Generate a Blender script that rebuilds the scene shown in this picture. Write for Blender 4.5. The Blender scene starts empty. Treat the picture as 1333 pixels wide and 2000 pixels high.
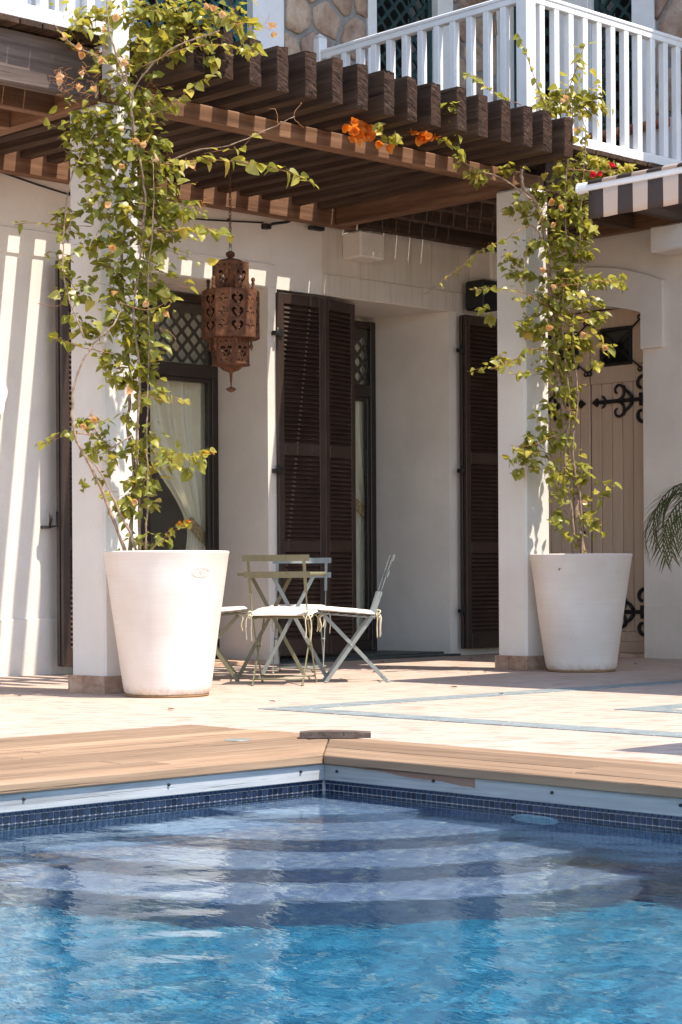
import bpy, bmesh, math, random
from math import sin, cos, pi, radians, sqrt, floor
from mathutils import Vector, Matrix, noise
from mathutils.geometry import tessellate_polygon

S = bpy.context.scene
C = S.collection
rnd = random.Random(11)

# ------------------------------------------------------------------ camera, sky, sun, exposure
YAW = 0.80812                                   # the house fronts lie along X and Y; the camera looks between them
cam = bpy.data.cameras.new('camera')
cam.sensor_fit = 'VERTICAL'; cam.sensor_height = 36.0; cam.sensor_width = 24.0
cam.lens = 68.45; cam.shift_y = 0.064; cam.clip_start = 0.05; cam.clip_end = 800
camo = bpy.data.objects.new('camera', cam); C.objects.link(camo)
fwd = Vector((cos(YAW), sin(YAW), 0)); rgt = Vector((sin(YAW), -cos(YAW), 0)); up = Vector((0, 0, 1))
M = Matrix((rgt, up, -fwd)).transposed().to_4x4()
M = Matrix.Translation((0, 0, 0.68)) @ M @ Matrix.Rotation(-0.00574, 4, 'Z')
camo.matrix_world = M
S.camera = camo

SUN = Vector((0.13, -0.46, 1.0)).normalized()   # direction to the sun
W = bpy.data.worlds.new('World'); S.world = W; W.use_nodes = True
wn = W.node_tree.nodes; wl = W.node_tree.links
sky = wn.new('ShaderNodeTexSky'); sky.sky_type = 'NISHITA'; sky.sun_disc = False
sky.sun_elevation = math.asin(SUN.z); sky.sun_rotation = math.atan2(SUN.x, SUN.y)
sky.dust_density = 0.7
wn['Background'].inputs['Strength'].default_value = 0.15
wl.new(sky.outputs[0], wn['Background'].inputs['Color'])
sl = bpy.data.lights.new('sun', 'SUN'); sl.energy = 3.15; sl.angle = radians(0.5); sl.color = (1.0, 0.91, 0.785)
so = bpy.data.objects.new('sun', sl); C.objects.link(so)
so.rotation_euler = SUN.to_track_quat('Z', 'Y').to_euler(); so.location = (0, -8, 20)
S.view_settings.view_transform = 'Standard'; S.view_settings.look = 'None'
S.view_settings.gamma = 1.0; S.view_settings.use_curve_mapping = False
S.view_settings.exposure = 1.32
S.cycles.use_denoising = True
S.cycles.max_bounces = 10; S.cycles.diffuse_bounces = 5; S.cycles.transparent_max_bounces = 24
S.cycles.caustics_refractive = True; S.cycles.caustics_reflective = False

# ------------------------------------------------------------------ material helpers
class NT:
    def __init__(s, name):
        s.m = bpy.data.materials.new(name); s.m.use_nodes = True
        s.t = s.m.node_tree; s.n = s.t.nodes; s.b = s.n['Principled BSDF']
        s.out = s.n['Material Output']
    def new(s, typ, **k):
        nd = s.n.new(typ)
        for a, v in k.items(): setattr(nd, a, v)
        return nd
    def put(s, sock, v):
        if isinstance(v, bpy.types.NodeSocket): s.t.links.new(v, sock)
        else: sock.default_value = v
    def math(s, op, a, b=0.5, c=None, clamp=False):
        nd = s.new('ShaderNodeMath', operation=op, use_clamp=clamp)
        s.put(nd.inputs[0], a); s.put(nd.inputs[1], b)
        if c is not None: s.put(nd.inputs[2], c)
        return nd.outputs[0]
    def vm(s, op, a, b=(0, 0, 0)):
        nd = s.new('ShaderNodeVectorMath', operation=op)
        s.put(nd.inputs[0], a); s.put(nd.inputs[1], b)
        return nd.outputs[0]
    def pos(s): return s.new('ShaderNodeNewGeometry').outputs['Position']
    def rand(s): return s.new('ShaderNodeObjectInfo').outputs['Random']
    def noise(s, v, scale=5, detail=4, rough=.55, dist=0):
        nd = s.new('ShaderNodeTexNoise'); s.put(nd.inputs['Vector'], v)
        nd.inputs['Scale'].default_value = scale; nd.inputs['Detail'].default_value = detail
        nd.inputs['Roughness'].default_value = rough; nd.inputs['Distortion'].default_value = dist
        return nd.outputs['Fac']
    def ramp(s, f, stops):
        nd = s.new('ShaderNodeValToRGB'); s.put(nd.inputs[0], f)
        e = nd.color_ramp.elements
        while len(e) < len(stops): e.new(.5)
        for q, (p, c) in zip(e, stops):
            q.position = p; q.color = (*c, 1) if len(c) == 3 else c
        return nd.outputs[0]
    def mix(s, f, a, b, mode='MIX'):
        nd = s.new('ShaderNodeMix', data_type='RGBA', blend_type=mode)
        s.put(nd.inputs[0], f); s.put(nd.inputs[6], (*a, 1) if isinstance(a, tuple) else a)
        s.put(nd.inputs[7], (*b, 1) if isinstance(b, tuple) else b)
        return nd.outputs[2]
    def bump(s, h, strength=.3, dist=.01):
        nd = s.new('ShaderNodeBump'); s.put(nd.inputs['Height'], h)
        nd.inputs['Strength'].default_value = strength; nd.inputs['Distance'].default_value = dist
        s.t.links.new(nd.outputs[0], s.b.inputs['Normal'])
        return nd.outputs[0]
    def fin(s, col=None, rough=.6, spec=.4, metal=0):
        if col is not None: s.put(s.b.inputs['Base Color'], (*col, 1) if isinstance(col, tuple) else col)
        s.put(s.b.inputs['Roughness'], rough); s.b.inputs['Specular IOR Level'].default_value = spec
        s.b.inputs['Metallic'].default_value = metal
        return s.m

def plaster(name, col, streak=0.0, bump=.35, dirt=.12):
    t = NT(name); p = t.pos()
    n1 = t.noise(p, 1.7, 6, .6); n2 = t.noise(p, 90, 3, .6); n3 = t.noise(p, 9, 5, .65)
    d = tuple(c * (1 - dirt * 1.6) for c in col)
    c = t.mix(t.ramp(n1, [(.35, (0, 0, 0)), (.7, (1, 1, 1))]), d, col)
    c = t.mix(t.math('MULTIPLY', t.ramp(n3, [(.56, (0, 0, 0)), (.75, (1, 1, 1))]), dirt * 1.5), c, tuple(q * .62 for q in col))
    if streak:
        v = t.vm('MULTIPLY', p, (9, 9, .25))
        s_ = t.ramp(t.noise(v, 4, 5, .7), [(.5, (0, 0, 0)), (.72, (1, 1, 1))])
        c = t.mix(t.math('MULTIPLY', s_, streak), c, tuple(q * .5 for q in col))
    # grime close to the ground
    sep = t.new('ShaderNodeSeparateXYZ'); t.put(sep.inputs[0], p)
    g = t.math('MULTIPLY', t.math('SUBTRACT', .16, sep.outputs[2], clamp=True), 3.0)
    g = t.math('MULTIPLY', g, t.noise(p, 14, 4), clamp=True)
    c = t.mix(g, c, (.45, .36, .27))
    t.bump(t.math('ADD', t.math('MULTIPLY', n2, .6), t.math('MULTIPLY', n3, .5)), bump, .006)
    return t.fin(c, .85, .2)

def wood(name, axis, stops, rough=.7, bump=.5, scale=1.0, var=.35, spec=.3, cracks=.6):
    t = NT(name); p = t.pos(); r = t.rand()
    off = t.new('ShaderNodeCombineXYZ')
    for i in range(3): t.put(off.inputs[i], t.math('MULTIPLY', r, 17.3 + 9 * i))
    q = t.vm('ADD', p, off.outputs[0])
    sc = [22.0 * scale] * 3; sc[axis] = 1.1 * scale
    v = t.vm('MULTIPLY', q, tuple(sc))
    n1 = t.noise(v, 1.0, 8, .62, .6)
    sc2 = [70.0 * scale] * 3; sc2[axis] = 1.6 * scale
    n2 = t.noise(t.vm('MULTIPLY', q, tuple(sc2)), 1.0, 4, .6)
    n3 = t.noise(q, 1.6, 4)
    c = t.ramp(t.math('ADD', t.math('MULTIPLY', n1, .75), t.math('MULTIPLY', n3, .25)), stops)
    crack = t.ramp(n2, [(.30, (0, 0, 0)), (.40, (1, 1, 1))])
    c = t.mix(t.math('MULTIPLY', t.math('SUBTRACT', 1.0, crack), cracks), c, tuple(x * .25 for x in stops[0][1]))
    hv = t.new('ShaderNodeHueSaturation'); t.put(hv.inputs['Color'], c)
    t.put(hv.inputs['Value'], t.math('ADD', 1 - var / 2, t.math('MULTIPLY', r, var)))
    t.bump(t.math('ADD', n1, t.math('MULTIPLY', crack, .7)), bump, .004)
    return t.fin(hv.outputs[0], rough, spec)

def plain(name, col, rough=.5, spec=.4, metal=0, var=.12, nscale=14, bump=0, shade=None):
    t = NT(name); p = t.pos()
    n = t.noise(p, nscale, 5, .6)
    a = tuple(c * (1 - var) for c in col); b = tuple(min(1, c * (1 + var)) for c in col)
    c = t.mix(t.ramp(n, [(.35, (0, 0, 0)), (.65, (1, 1, 1))]), a, b)
    if bump: t.bump(n, bump, .004)
    return t.fin(c, rough, spec, metal)

M_ = {}
WHITE = (.84, .765, .68)
M_['wall'] = plaster('white_stucco', WHITE, .05, .6, .09)
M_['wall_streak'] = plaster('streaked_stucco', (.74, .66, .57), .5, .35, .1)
M_['pillar'] = plaster('pillar_render', (.80, .76, .70), .06, .35, .08)
WB = [(.25, (.022, .013, .008)), (.5, (.062, .036, .022)), (.8, (.14, .088, .058))]
M_['beam_x'] = wood('aged_beam_along_x', 0, WB)
M_['beam_y'] = wood('aged_beam_along_y', 1, WB, .8, .9, 1.0, .35, .2, .9)
RB = [(.25, (.070, .033, .016)), (.5, (.20, .10, .052)), (.8, (.40, .235, .135))]
M_['raft_y'] = wood('rafter_timber', 1, RB, .7, .6, 1.0, .35, .3, .8)
M_['raft_x'] = wood('joist_timber', 0, RB)
# end grain of sawn beams: slanting checks
t = NT('sawn_end_grain'); p = t.pos(); r = t.rand()
o = t.new('ShaderNodeCombineXYZ'); t.put(o.inputs[0], t.math('MULTIPLY', r, 31.)); t.put(o.inputs[2], t.math('MULTIPLY', r, 11.))
mp = t.new('ShaderNodeMapping'); t.put(mp.inputs['Vector'], t.vm('ADD', p, o.outputs[0])); mp.inputs['Rotation'].default_value = (0, radians(-24), 0)
v = t.vm('MULTIPLY', mp.outputs[0], (13, 20, 120))
n1 = t.noise(v, 1.0, 5, .65, .8); n2 = t.noise(p, 60, 4)
c = t.ramp(n1, [(.38, (.005, .003, .002)), (.48, (.040, .023, .016)), (.62, (.095, .056, .040)), (.8, (.20, .125, .092))])
c = t.mix(t.math('MULTIPLY', t.ramp(t.noise(t.vm('MULTIPLY', p, (9, 9, 5)), 1., 4), [(.5, (0, 0, 0)), (.62, (1, 1, 1))]), .75), c, (.07, .035, .022))
t.bump(t.math('ADD', n1, t.math('MULTIPLY', n2, .3)), 1.0, .016)
M_['end'] = t.fin(c, .85, .15)
DW = [(.25, (.17, .105, .062)), (.5, (.31, .20, .125)), (.8, (.45, .325, .22))]
M_['deck_x'] = wood('deck_plank_along_x', 0, DW, .6, .7, 1.0, .5, .3, .75)
M_['deck_y'] = wood('deck_plank_along_y', 1, [(s, tuple(q * .85 for q in c)) for s, c in DW], .6, .7, 1.0, .5, .3, .75)
M_['grey_x'] = wood('weathered_fascia_x', 0, [(.25, (.15, .15, .15)), (.5, (.38, .39, .40)), (.8, (.60, .62, .63))], .75, .5, 1.3, .1, cracks=.25)
M_['grey_y'] = wood('weathered_fascia_y', 1, [(.25, (.15, .14, .135)), (.5, (.33, .325, .32)), (.8, (.52, .52, .51))], .75, .5, 1.3, .1, cracks=.25)
# one board carries an old smear of brown varnish
m_ = M_['grey_y']; t = NT.__new__(NT); t.m = m_; t.t = m_.node_tree; t.n = t.t.nodes; t.b = t.n['Principled BSDF']
p = t.pos(); sep = t.new('ShaderNodeSeparateXYZ'); t.put(sep.inputs[0], p)
a_ = t.math('ADD', sep.outputs[2], t.math('MULTIPLY', t.math('SUBTRACT', sep.outputs[1], 4.60), -.055))
a_ = t.math('ADD', a_, t.math('MULTIPLY', t.noise(t.vm('MULTIPLY', p, (1, 6, 40)), 1., 4), .022))
k_ = t.math('MULTIPLY', t.math('GREATER_THAN', a_, -.049), t.math('MULTIPLY', t.math('GREATER_THAN', sep.outputs[1], 4.60), t.math('LESS_THAN', sep.outputs[1], t.math('ADD', 5.06, t.math('MULTIPLY', t.noise(t.vm('MULTIPLY', p, (1, 3, 55)), 1., 4), .26)))))
lk = t.b.inputs['Base Color'].links[0].from_socket
t.put(t.b.inputs['Base Color'], t.mix(t.math('MULTIPLY', k_, .8), lk, (.23, .095, .045)))
M_['old_edge'] = wood('weathered_board_edge', 0, [(.25, (.035, .024, .02)), (.5, (.10, .072, .06)), (.8, (.22, .175, .15))], .8, .8, 1.0, .35, .3, .8)
M_['white_paint'] = plain('white_paint', (.80, .80, .79), .45, .4, 0, .04, 6)
M_['brown_paint'] = plain('dark_brown_paint', (.044, .026, .019), .42, .45, 0, .2, 5)
M_['brown_frame'] = plain('brown_frame_paint', (.028, .018, .013), .35, .45, 0, .2, 5)
M_['iron'] = plain('black_iron', (.016, .014, .013), .5, .4, 0, .3, 30)
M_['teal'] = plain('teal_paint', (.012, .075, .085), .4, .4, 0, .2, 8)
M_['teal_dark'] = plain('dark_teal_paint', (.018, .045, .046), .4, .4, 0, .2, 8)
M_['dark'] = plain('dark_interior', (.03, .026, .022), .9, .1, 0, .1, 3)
M_['room'] = plain('room_plaster', (.36, .32, .27), .9, .1, 0, .1, 3)
M_['terracotta'] = plain('terracotta', (.45, .17, .085), .7, .3, 0, .2, 9, .2)
M_['door'] = wood('cream_door_board', 2, [(.25, (.52, .38, .27)), (.5, (.60, .45, .33)), (.8, (.66, .52, .39))], .6, .15, 1.0, .08, cracks=.12)
M_['mortar'] = plain('grey_mortar', (.27, .26, .24), .9, .2, 0, .15, 30, .4)
t = NT('field_stone'); p = t.pos(); r = t.rand()
n = t.noise(p, 7, 7, .7, .4); n2 = t.noise(p, 40, 5, .7)
c = t.ramp(n, [(.3, (.24, .15, .10)), (.48, (.42, .29, .21)), (.62, (.50, .385, .30)), (.78, (.33, .24, .20))])
hv = t.new('ShaderNodeHueSaturation'); t.put(hv.inputs['Color'], c); t.put(hv.inputs['Value'], t.math('ADD', .75, t.math('MULTIPLY', r, .45)))
t.put(hv.inputs['Hue'], t.math('ADD', .49, t.math('MULTIPLY', r, .02)))
t.bump(t.math('ADD', n, t.math('MULTIPLY', n2, .5)), .9, .02)
M_['stone'] = t.fin(hv.outputs[0], .9, .15)
t = NT('travertine_tile'); p = t.pos(); r = t.rand()
n = t.noise(t.vm('MULTIPLY', p, (9, 9, 16)), 1., 7, .7, .6); n2 = t.noise(p, 120, 3)
c = t.ramp(n, [(.3, (.30, .17, .105)), (.5, (.44, .29, .20)), (.68, (.56, .42, .32))])
hv = t.new('ShaderNodeHueSaturation'); t.put(hv.inputs['Color'], c); t.put(hv.inputs['Value'], t.math('ADD', .8, t.math('MULTIPLY', r, .4)))
t.bump(t.math('ADD', n, t.math('MULTIPLY', n2, .4)), .5, .006)
M_['travertine'] = t.fin(hv.outputs[0], .7, .3)
# terrace paving
t = NT('terrace_stone'); p = t.pos()
mp = t.new('ShaderNodeMapping'); t.put(mp.inputs['Vector'], p); mp.inputs['Rotation'].default_value = (0, 0, radians(44))
v = t.vm('MULTIPLY', mp.outputs[0], (3.2, 11, 1))
n = t.noise(v, 1.6, 8, .72, .5); n2 = t.noise(p, 2.2, 5, .6); n3 = t.noise(t.vm('MULTIPLY', mp.outputs[0], (14, 60, 1)), 1., 5, .7)
c = t.ramp(n, [(.36, (.30, .20, .155)), (.46, (.43, .325, .265)), (.56, (.50, .40, .335)), (.72, (.54, .445, .38))])
c = t.mix(t.math('MULTIPLY', t.ramp(n2, [(.5, (0, 0, 0)), (.75, (1, 1, 1))]), .35), c, (.50, .34, .24))
c = t.mix(t.math('MULTIPLY', t.ramp(n3, [(.58, (0, 0, 0)), (.70, (1, 1, 1))]), .5), c, (.30, .19, .13))
t.bump(t.math('ADD', n3, t.math('MULTIPLY', n, .5)), .35, .004)
M_['terrace'] = t.fin(c, .7, .25)
t = NT('slate_inlay'); p = t.pos()
n = t.noise(p, 7, 7, .7); sp_ = t.ramp(t.noise(p, 34, 5, .7), [(.60, (0, 0, 0)), (.66, (1, 1, 1))])
c = t.ramp(n, [(.3, (.13, .16, .165)), (.6, (.24, .275, .28)), (.8, (.32, .34, .335))])
c = t.mix(sp_, c, (.58, .52, .45))
M_['inlay'] = t.fin(c, .6, .3)
M_['ground'] = plain('dry_ground', (.30, .24, .16), .9, .1, 0, .3, .6)
# pots
t = NT('cream_pot'); p = t.pos()
v = t.vm('MULTIPLY', p, (2.5, 2.5, 130)); n = t.noise(v, 1., 5, .6); n2 = t.noise(p, 3.2, 5); n3 = t.noise(p, 22, 6, .7)
c = t.mix(t.ramp(n2, [(.35, (0, 0, 0)), (.7, (1, 1, 1))]), (.72, .63, .545), (.81, .745, .67))
c = t.mix(t.math('MULTIPLY', t.ramp(n, [(.45, (0, 0, 0)), (.7, (1, 1, 1))]), .18), c, (.64, .50, .39))
sep = t.new('ShaderNodeSeparateXYZ'); t.put(sep.inputs[0], p)
g = t.math('MULTIPLY', t.math('SUBTRACT', .07, sep.outputs[2], clamp=True), 14.0)
g = t.math('MULTIPLY', g, t.ramp(n3, [(.4, (0, 0, 0)), (.6, (1, 1, 1))]), clamp=True)
c = t.mix(t.math('MULTIPLY', g, .7), c, (.42, .24, .10))
c = t.mix(t.ramp(t.noise(p, 12, 2), [(.755, (0, 0, 0)), (.775, (1, 1, 1))]), c, (.35, .22, .12))
t.bump(n, .22, .004)
M_['pot'] = t.fin(c, .75, .25)
M_['soil'] = plain('potting_soil', (.05, .035, .025), .95, .1, 0, .4, 50, .6)
# rust
t = NT('rusty_metal'); p = t.pos()
n = t.noise(p, 16, 7, .7); n2 = t.noise(p, 90, 4, .7)
c = t.ramp(n, [(.3, (.040, .018, .010)), (.5, (.115, .046, .022)), (.65, (.20, .085, .040)), (.8, (.27, .10, .028))])
t.bump(t.math('ADD', n, n2), .35, .003)
M_['rust'] = t.fin(c, .75, .3)
M_['olive'] = plain('olive_painted_steel', (.18, .17, .10), .38, .5, 0, .10, 20)
M_['sage'] = plain('sage_painted_steel', (.23, .25, .23), .38, .5, 0, .10, 20)
M_['cushion'] = plain('cream_cushion_cloth', (.78, .72, .65), .9, .15, 0, .05, 40, .15)
M_['cord'] = plain('cotton_cord', (.62, .55, .38), .9, .1, 0, .1, 60)
M_['curtain'] = plain('cream_curtain', (.84, .79, .66), .9, .1, 0, .04, 8)
M_['tie'] = plain('patterned_tie', (.36, .25, .13), .9, .1, 0, .6, 40)
t = NT('window_glass'); g = t.new('ShaderNodeBsdfGlossy'); g.inputs['Roughness'].default_value = .02
tr = t.new('ShaderNodeBsdfTransparent'); tr.inputs[0].default_value = (.96, .97, .95, 1)
fr = t.new('ShaderNodeFresnel'); bf = t.new('ShaderNodeNewGeometry').outputs['Backfacing']
t.put(fr.inputs[0], t.math('ADD', 1.5, t.math('MULTIPLY', bf, 1 / 1.5 - 1.5)))   # a thin sheet: same reflection on both faces
ms = t.new('ShaderNodeMixShader'); t.t.links.new(fr.outputs[0], ms.inputs[0]); t.t.links.new(tr.outputs[0], ms.inputs[1]); t.t.links.new(g.outputs[0], ms.inputs[2])
t.t.links.new(ms.outputs[0], t.out.inputs[0]); M_['glass'] = t.m
# awning cloth: woven stripes across the bar (bands along Y)
def striped(name, cream, char, y0, w):
    t = NT(name); p = t.pos(); sep = t.new('ShaderNodeSeparateXYZ'); t.put(sep.inputs[0], p)
    k = t.math('FRACT', t.math('DIVIDE', t.math('SUBTRACT', y0, sep.outputs[1]), 2 * w))
    f = t.math('GREATER_THAN', k, .5)
    wv = t.noise(t.vm('MULTIPLY', p, (300, 300, 300)), 1., 2)
    c = t.mix(f, char, cream)
    c = t.mix(t.math('MULTIPLY', wv, .25), c, tuple(q * .6 for q in char))
    t.bump(wv, .2, .002)
    return t.fin(c, .9, .1)
M_['awning'] = striped('striped_awning_cloth', (.70, .55, .44), (.085, .066, .058), 7.617, .113)
# leaves, bracts, bark
def leafmat(name, stops, trans):
    t = NT(name); r = t.rand(); p = t.pos()
    f = t.math('ADD', t.math('MULTIPLY', r, .35), t.math('MULTIPLY', t.noise(p, 13, 2), .65))
    c = t.ramp(f, stops)
    t.fin(c, .36, .45)
    tl = t.new('ShaderNodeBsdfTranslucent'); t.put(tl.inputs[0], t.mix(.5, c, trans, 'MIX'))
    ms = t.new('ShaderNodeMixShader'); ms.inputs[0].default_value = .45
    t.t.links.new(t.b.outputs[0], ms.inputs[1]); t.t.links.new(tl.outputs[0], ms.inputs[2]); t.t.links.new(ms.outputs[0], t.out.inputs[0])
    return t.m
M_['leaf'] = leafmat('vine_leaf', [(.25, (.14, .165, .022)), (.5, (.31, .305, .055)), (.72, (.48, .43, .11))], (.60, .55, .06))
M_['leaf_young'] = leafmat('young_vine_leaf', [(.25, (.27, .25, .025)), (.5, (.46, .41, .07)), (.75, (.60, .42, .08))], (.62, .52, .05))
M_['bract'] = leafmat('peach_bract', [(.25, (.60, .30, .10)), (.5, (.72, .46, .22)), (.75, (.78, .60, .38))], (.80, .48, .20))
M_['bract_orange'] = leafmat('orange_bract', [(.25, (.70, .17, .02)), (.5, (.80, .27, .03)), (.75, (.80, .36, .08))], (.85, .30, .02))
M_['bract_red'] = leafmat('red_bract', [(.25, (.5, .01, .03)), (.7, (.62, .02, .05))], (.6, .02, .04))
M_['palm'] = leafmat('palm_leaflet', [(.25, (.035, .05, .010)), (.7, (.085, .10, .022))], (.14, .16, .02))
M_['bark'] = plain('vine_bark', (.30, .21, .15), .9, .1, 0, .4, 40, .5)
M_['twig'] = plain('thin_twig', (.28, .15, .075), .85, .1, 0, .4, 40)
M_['twig_orange'] = plain('dry_orange_twig', (.55, .24, .08), .85, .1, 0, .3, 40)
# pool mosaic
def mosaic(name, stops, grout, cell=.025):
    t = NT(name); g = t.new('ShaderNodeNewGeometry'); p = g.outputs['Position']; N = g.outputs['Normal']
    q = t.vm('SCALE', p); q.node.inputs['Scale'].default_value = 1 / cell
    wn_ = t.new('ShaderNodeTexWhiteNoise'); t.put(wn_.inputs['Vector'], t.vm('FLOOR', q))
    c = t.ramp(wn_.outputs['Value'], stops)
    fr = t.vm('ABSOLUTE', t.vm('SUBTRACT', t.vm('FRACTION', q), (.5, .5, .5)))
    an = t.vm('ABSOLUTE', N); inv = t.vm('SUBTRACT', (1, 1, 1), an)
    s1 = t.new('ShaderNodeSeparateXYZ'); t.put(s1.inputs[0], fr); s2 = t.new('ShaderNodeSeparateXYZ'); t.put(s2.inputs[0], inv)
    e = None
    for i in range(3):
        k = t.math('MULTIPLY', t.math('GREATER_THAN', s1.outputs[i], .455), t.math('GREATER_THAN', s2.outputs[i], .4))
        e = k if e is None else t.math('MAXIMUM', e, k)
    c = t.mix(e, c, grout)
    return t.fin(c, .3, .5)
M_['mosaic'] = mosaic('pool_mosaic', [(0, (.010, .105, .205)), (.35, (.020, .165, .295)), (.7, (.040, .225, .365)), (.93, (.09, .31, .44)), (1, (.34, .38, .38))], (.14, .33, .42))
M_['mosaic_step'] = mosaic('step_mosaic', [(0, (.15, .17, .29)), (.4, (.21, .235, .36)), (.8, (.28, .30, .42)), (.95, (.38, .38, .46)), (1, (.58, .53, .47))], (.34, .36, .42))
M_['mosaic_wall'] = mosaic('pool_wall_mosaic', [(0, (.02, .05, .14)), (.5, (.035, .08, .20)), (1, (.06, .13, .27))], (.42, .42, .44))
t = NT('navy_glass_tile'); r = t.rand()
M_['tile'] = t.fin(t.ramp(r, [(0, (.005, .010, .026)), (.5, (.011, .02, .05)), (1, (.022, .038, .08))]), .25, .4)
M_['grout'] = plain('tile_grout', (.50, .46, .46), .9, .1, 0, .2, 60)
# ------------------------------------------------------------------ mesh helpers
WM = {}                                          # world matrix of every object that is a parent

class MB:
    def __init__(s): s.v = []; s.f = []; s.mi = []; s.sm = []
    def add(s, vs, fs, mi=0, sm=False):
        b = len(s.v); s.v += [tuple(q) for q in vs]
        for f in fs: s.f.append(tuple(b + i for i in f)); s.mi.append(mi); s.sm.append(sm)
        return s
    def box(s, x0, x1, y0, y1, z0, z1, c=0.0, mi=0, mx=None, endmi=None):
        # chamfered box; endmi = material index of the -Y face
        x0, x1 = min(x0, x1), max(x0, x1); y0, y1 = min(y0, y1), max(y0, y1); z0, z1 = min(z0, z1), max(z0, z1)
        if c <= 0:
            vs = [(x, y, z) for x in (x0, x1) for y in (y0, y1) for z in (z0, z1)]
            fs = [(0, 1, 3, 2), (4, 6, 7, 5), (0, 4, 5, 1), (2, 3, 7, 6), (0, 2, 6, 4), (1, 5, 7, 3)]
        else:
            c = min(c, (x1 - x0) * .45, (y1 - y0) * .45, (z1 - z0) * .45)
            vs = []; ix = {}
            for a in (0, 1):
                for b in (0, 1):
                    for d in (0, 1):
                        X, Y, Z = (x0, x1)[a], (y0, y1)[b], (z0, z1)[d]
                        sx, sy, sz = (1, -1)[a] * c, (1, -1)[b] * c, (1, -1)[d] * c
                        ix[a, b, d, 0] = len(vs); vs.append((X, Y + sy, Z + sz))
                        ix[a, b, d, 1] = len(vs); vs.append((X + sx, Y, Z + sz))
                        ix[a, b, d, 2] = len(vs); vs.append((X + sx, Y + sy, Z))
            I = lambda *k: ix[k]
            fs = []
            for a in (0, 1):
                q = [I(a, 0, 0, 0), I(a, 0, 1, 0), I(a, 1, 1, 0), I(a, 1, 0, 0)]; fs.append(q if a == 0 else q[::-1])
                q = [I(0, a, 0, 1), I(1, a, 0, 1), I(1, a, 1, 1), I(0, a, 1, 1)]; fs.append(q if a == 0 else q[::-1])
                q = [I(0, 0, a, 2), I(0, 1, a, 2), I(1, 1, a, 2), I(1, 0, a, 2)]; fs.append(q if a == 0 else q[::-1])
            for a in (0, 1):
                for b in (0, 1):
                    e = (a + b) % 2 == 0
                    q = [I(a, b, 0, 0), I(a, b, 0, 1), I(a, b, 1, 1), I(a, b, 1, 0)]; fs.append(q[::-1] if e else q)
                    q = [I(a, 0, b, 0), I(a, 1, b, 0), I(a, 1, b, 2), I(a, 0, b, 2)]; fs.append(q[::-1] if e else q)
                    q = [I(0, a, b, 1), I(0, a, b, 2), I(1, a, b, 2), I(1, a, b, 1)]; fs.append(q[::-1] if e else q)
            for a in (0, 1):
                for b in (0, 1):
                    for d in (0, 1):
                        q = [I(a, b, d, 0), I(a, b, d, 1), I(a, b, d, 2)]
                        fs.append(q if (a + b + d) % 2 else q[::-1])
        if mx is not None: vs = [mx @ Vector(q) for q in vs]
        s.add(vs, fs, mi)
        if endmi is not None:
            k = 2 if c <= 0 else 1
            s.mi[len(s.mi) - len(fs) + k] = endmi
        return s
    def tube(s, pts, r, n=8, mi=0, cap=True, sm=True, flat=None):
        pts = [Vector(q) for q in pts]; m = len(pts)
        rr = r if isinstance(r, (list, tuple)) else [r] * m
        vs = []; fs = []; prev = None
        for i, q in enumerate(pts):
            d = (pts[min(i + 1, m - 1)] - pts[max(i - 1, 0)])
            d = d.normalized() if d.length > 1e-9 else Vector((0, 0, 1))
            if prev is None:
                a = d.orthogonal().normalized() if flat is None else (flat - d * flat.dot(d)).normalized()
            else:
                a = prev - d * prev.dot(d)
                a = a.normalized() if a.length > 1e-6 else d.orthogonal().normalized()
            prev = a; b = d.cross(a)
            for k in range(n):
                t_ = 2 * pi * k / n; vs.append(q + (a * cos(t_) + b * sin(t_)) * rr[i])
        for i in range(m - 1):
            for k in range(n):
                k2 = (k + 1) % n
                fs.append((i * n + k, i * n + k2, (i + 1) * n + k2, (i + 1) * n + k))
        if cap:
            fs.append(tuple(range(n))[::-1]); fs.append(tuple((m - 1) * n + k for k in range(n)))
        return s.add(vs, fs, mi, sm)
    def bar(s, a, b, w, h, side=None, mi=0, c=0.0):
        # flat bar from a to b: w across along 'side', h the other way
        a = Vector(a); b = Vector(b); d = b - a; L = d.length; d.normalize()
        sd = Vector(side) if side is not None else d.orthogonal()
        sd = (sd - d * sd.dot(d)).normalized(); t_ = d.cross(sd)
        mx = Matrix((sd, t_, d)).transposed().to_4x4(); mx.translation = a
        return s.box(-w / 2, w / 2, -h / 2, h / 2, 0, L, c, mi, mx)
    def lathe(s, prof, cx=0, cy=0, n=48, mi=0, sm=True):
        vs = []; fs = []; m = len(prof)
        for r, z in prof:
            for k in range(n):
                a = 2 * pi * k / n; vs.append((cx + r * cos(a), cy + r * sin(a), z))
        for i in range(m - 1):
            for k in range(n):
                k2 = (k + 1) % n; fs.append((i * n + k, i * n + k2, (i + 1) * n + k2, (i + 1) * n + k))
        return s.add(vs, fs, mi, sm)
    def prism(s, poly, z0, z1, mi=0, mx=None):
        n = len(poly)
        vs = [(x, y, z0) for x, y in poly] + [(x, y, z1) for x, y in poly]
        if mx is not None: vs = [mx @ Vector(q) for q in vs]
        fs = [tuple(range(n))[::-1], tuple(range(n, 2 * n))] + [(k, (k + 1) % n, n + (k + 1) % n, n + k) for k in range(n)]
        return s.add(vs, fs, mi)
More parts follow.
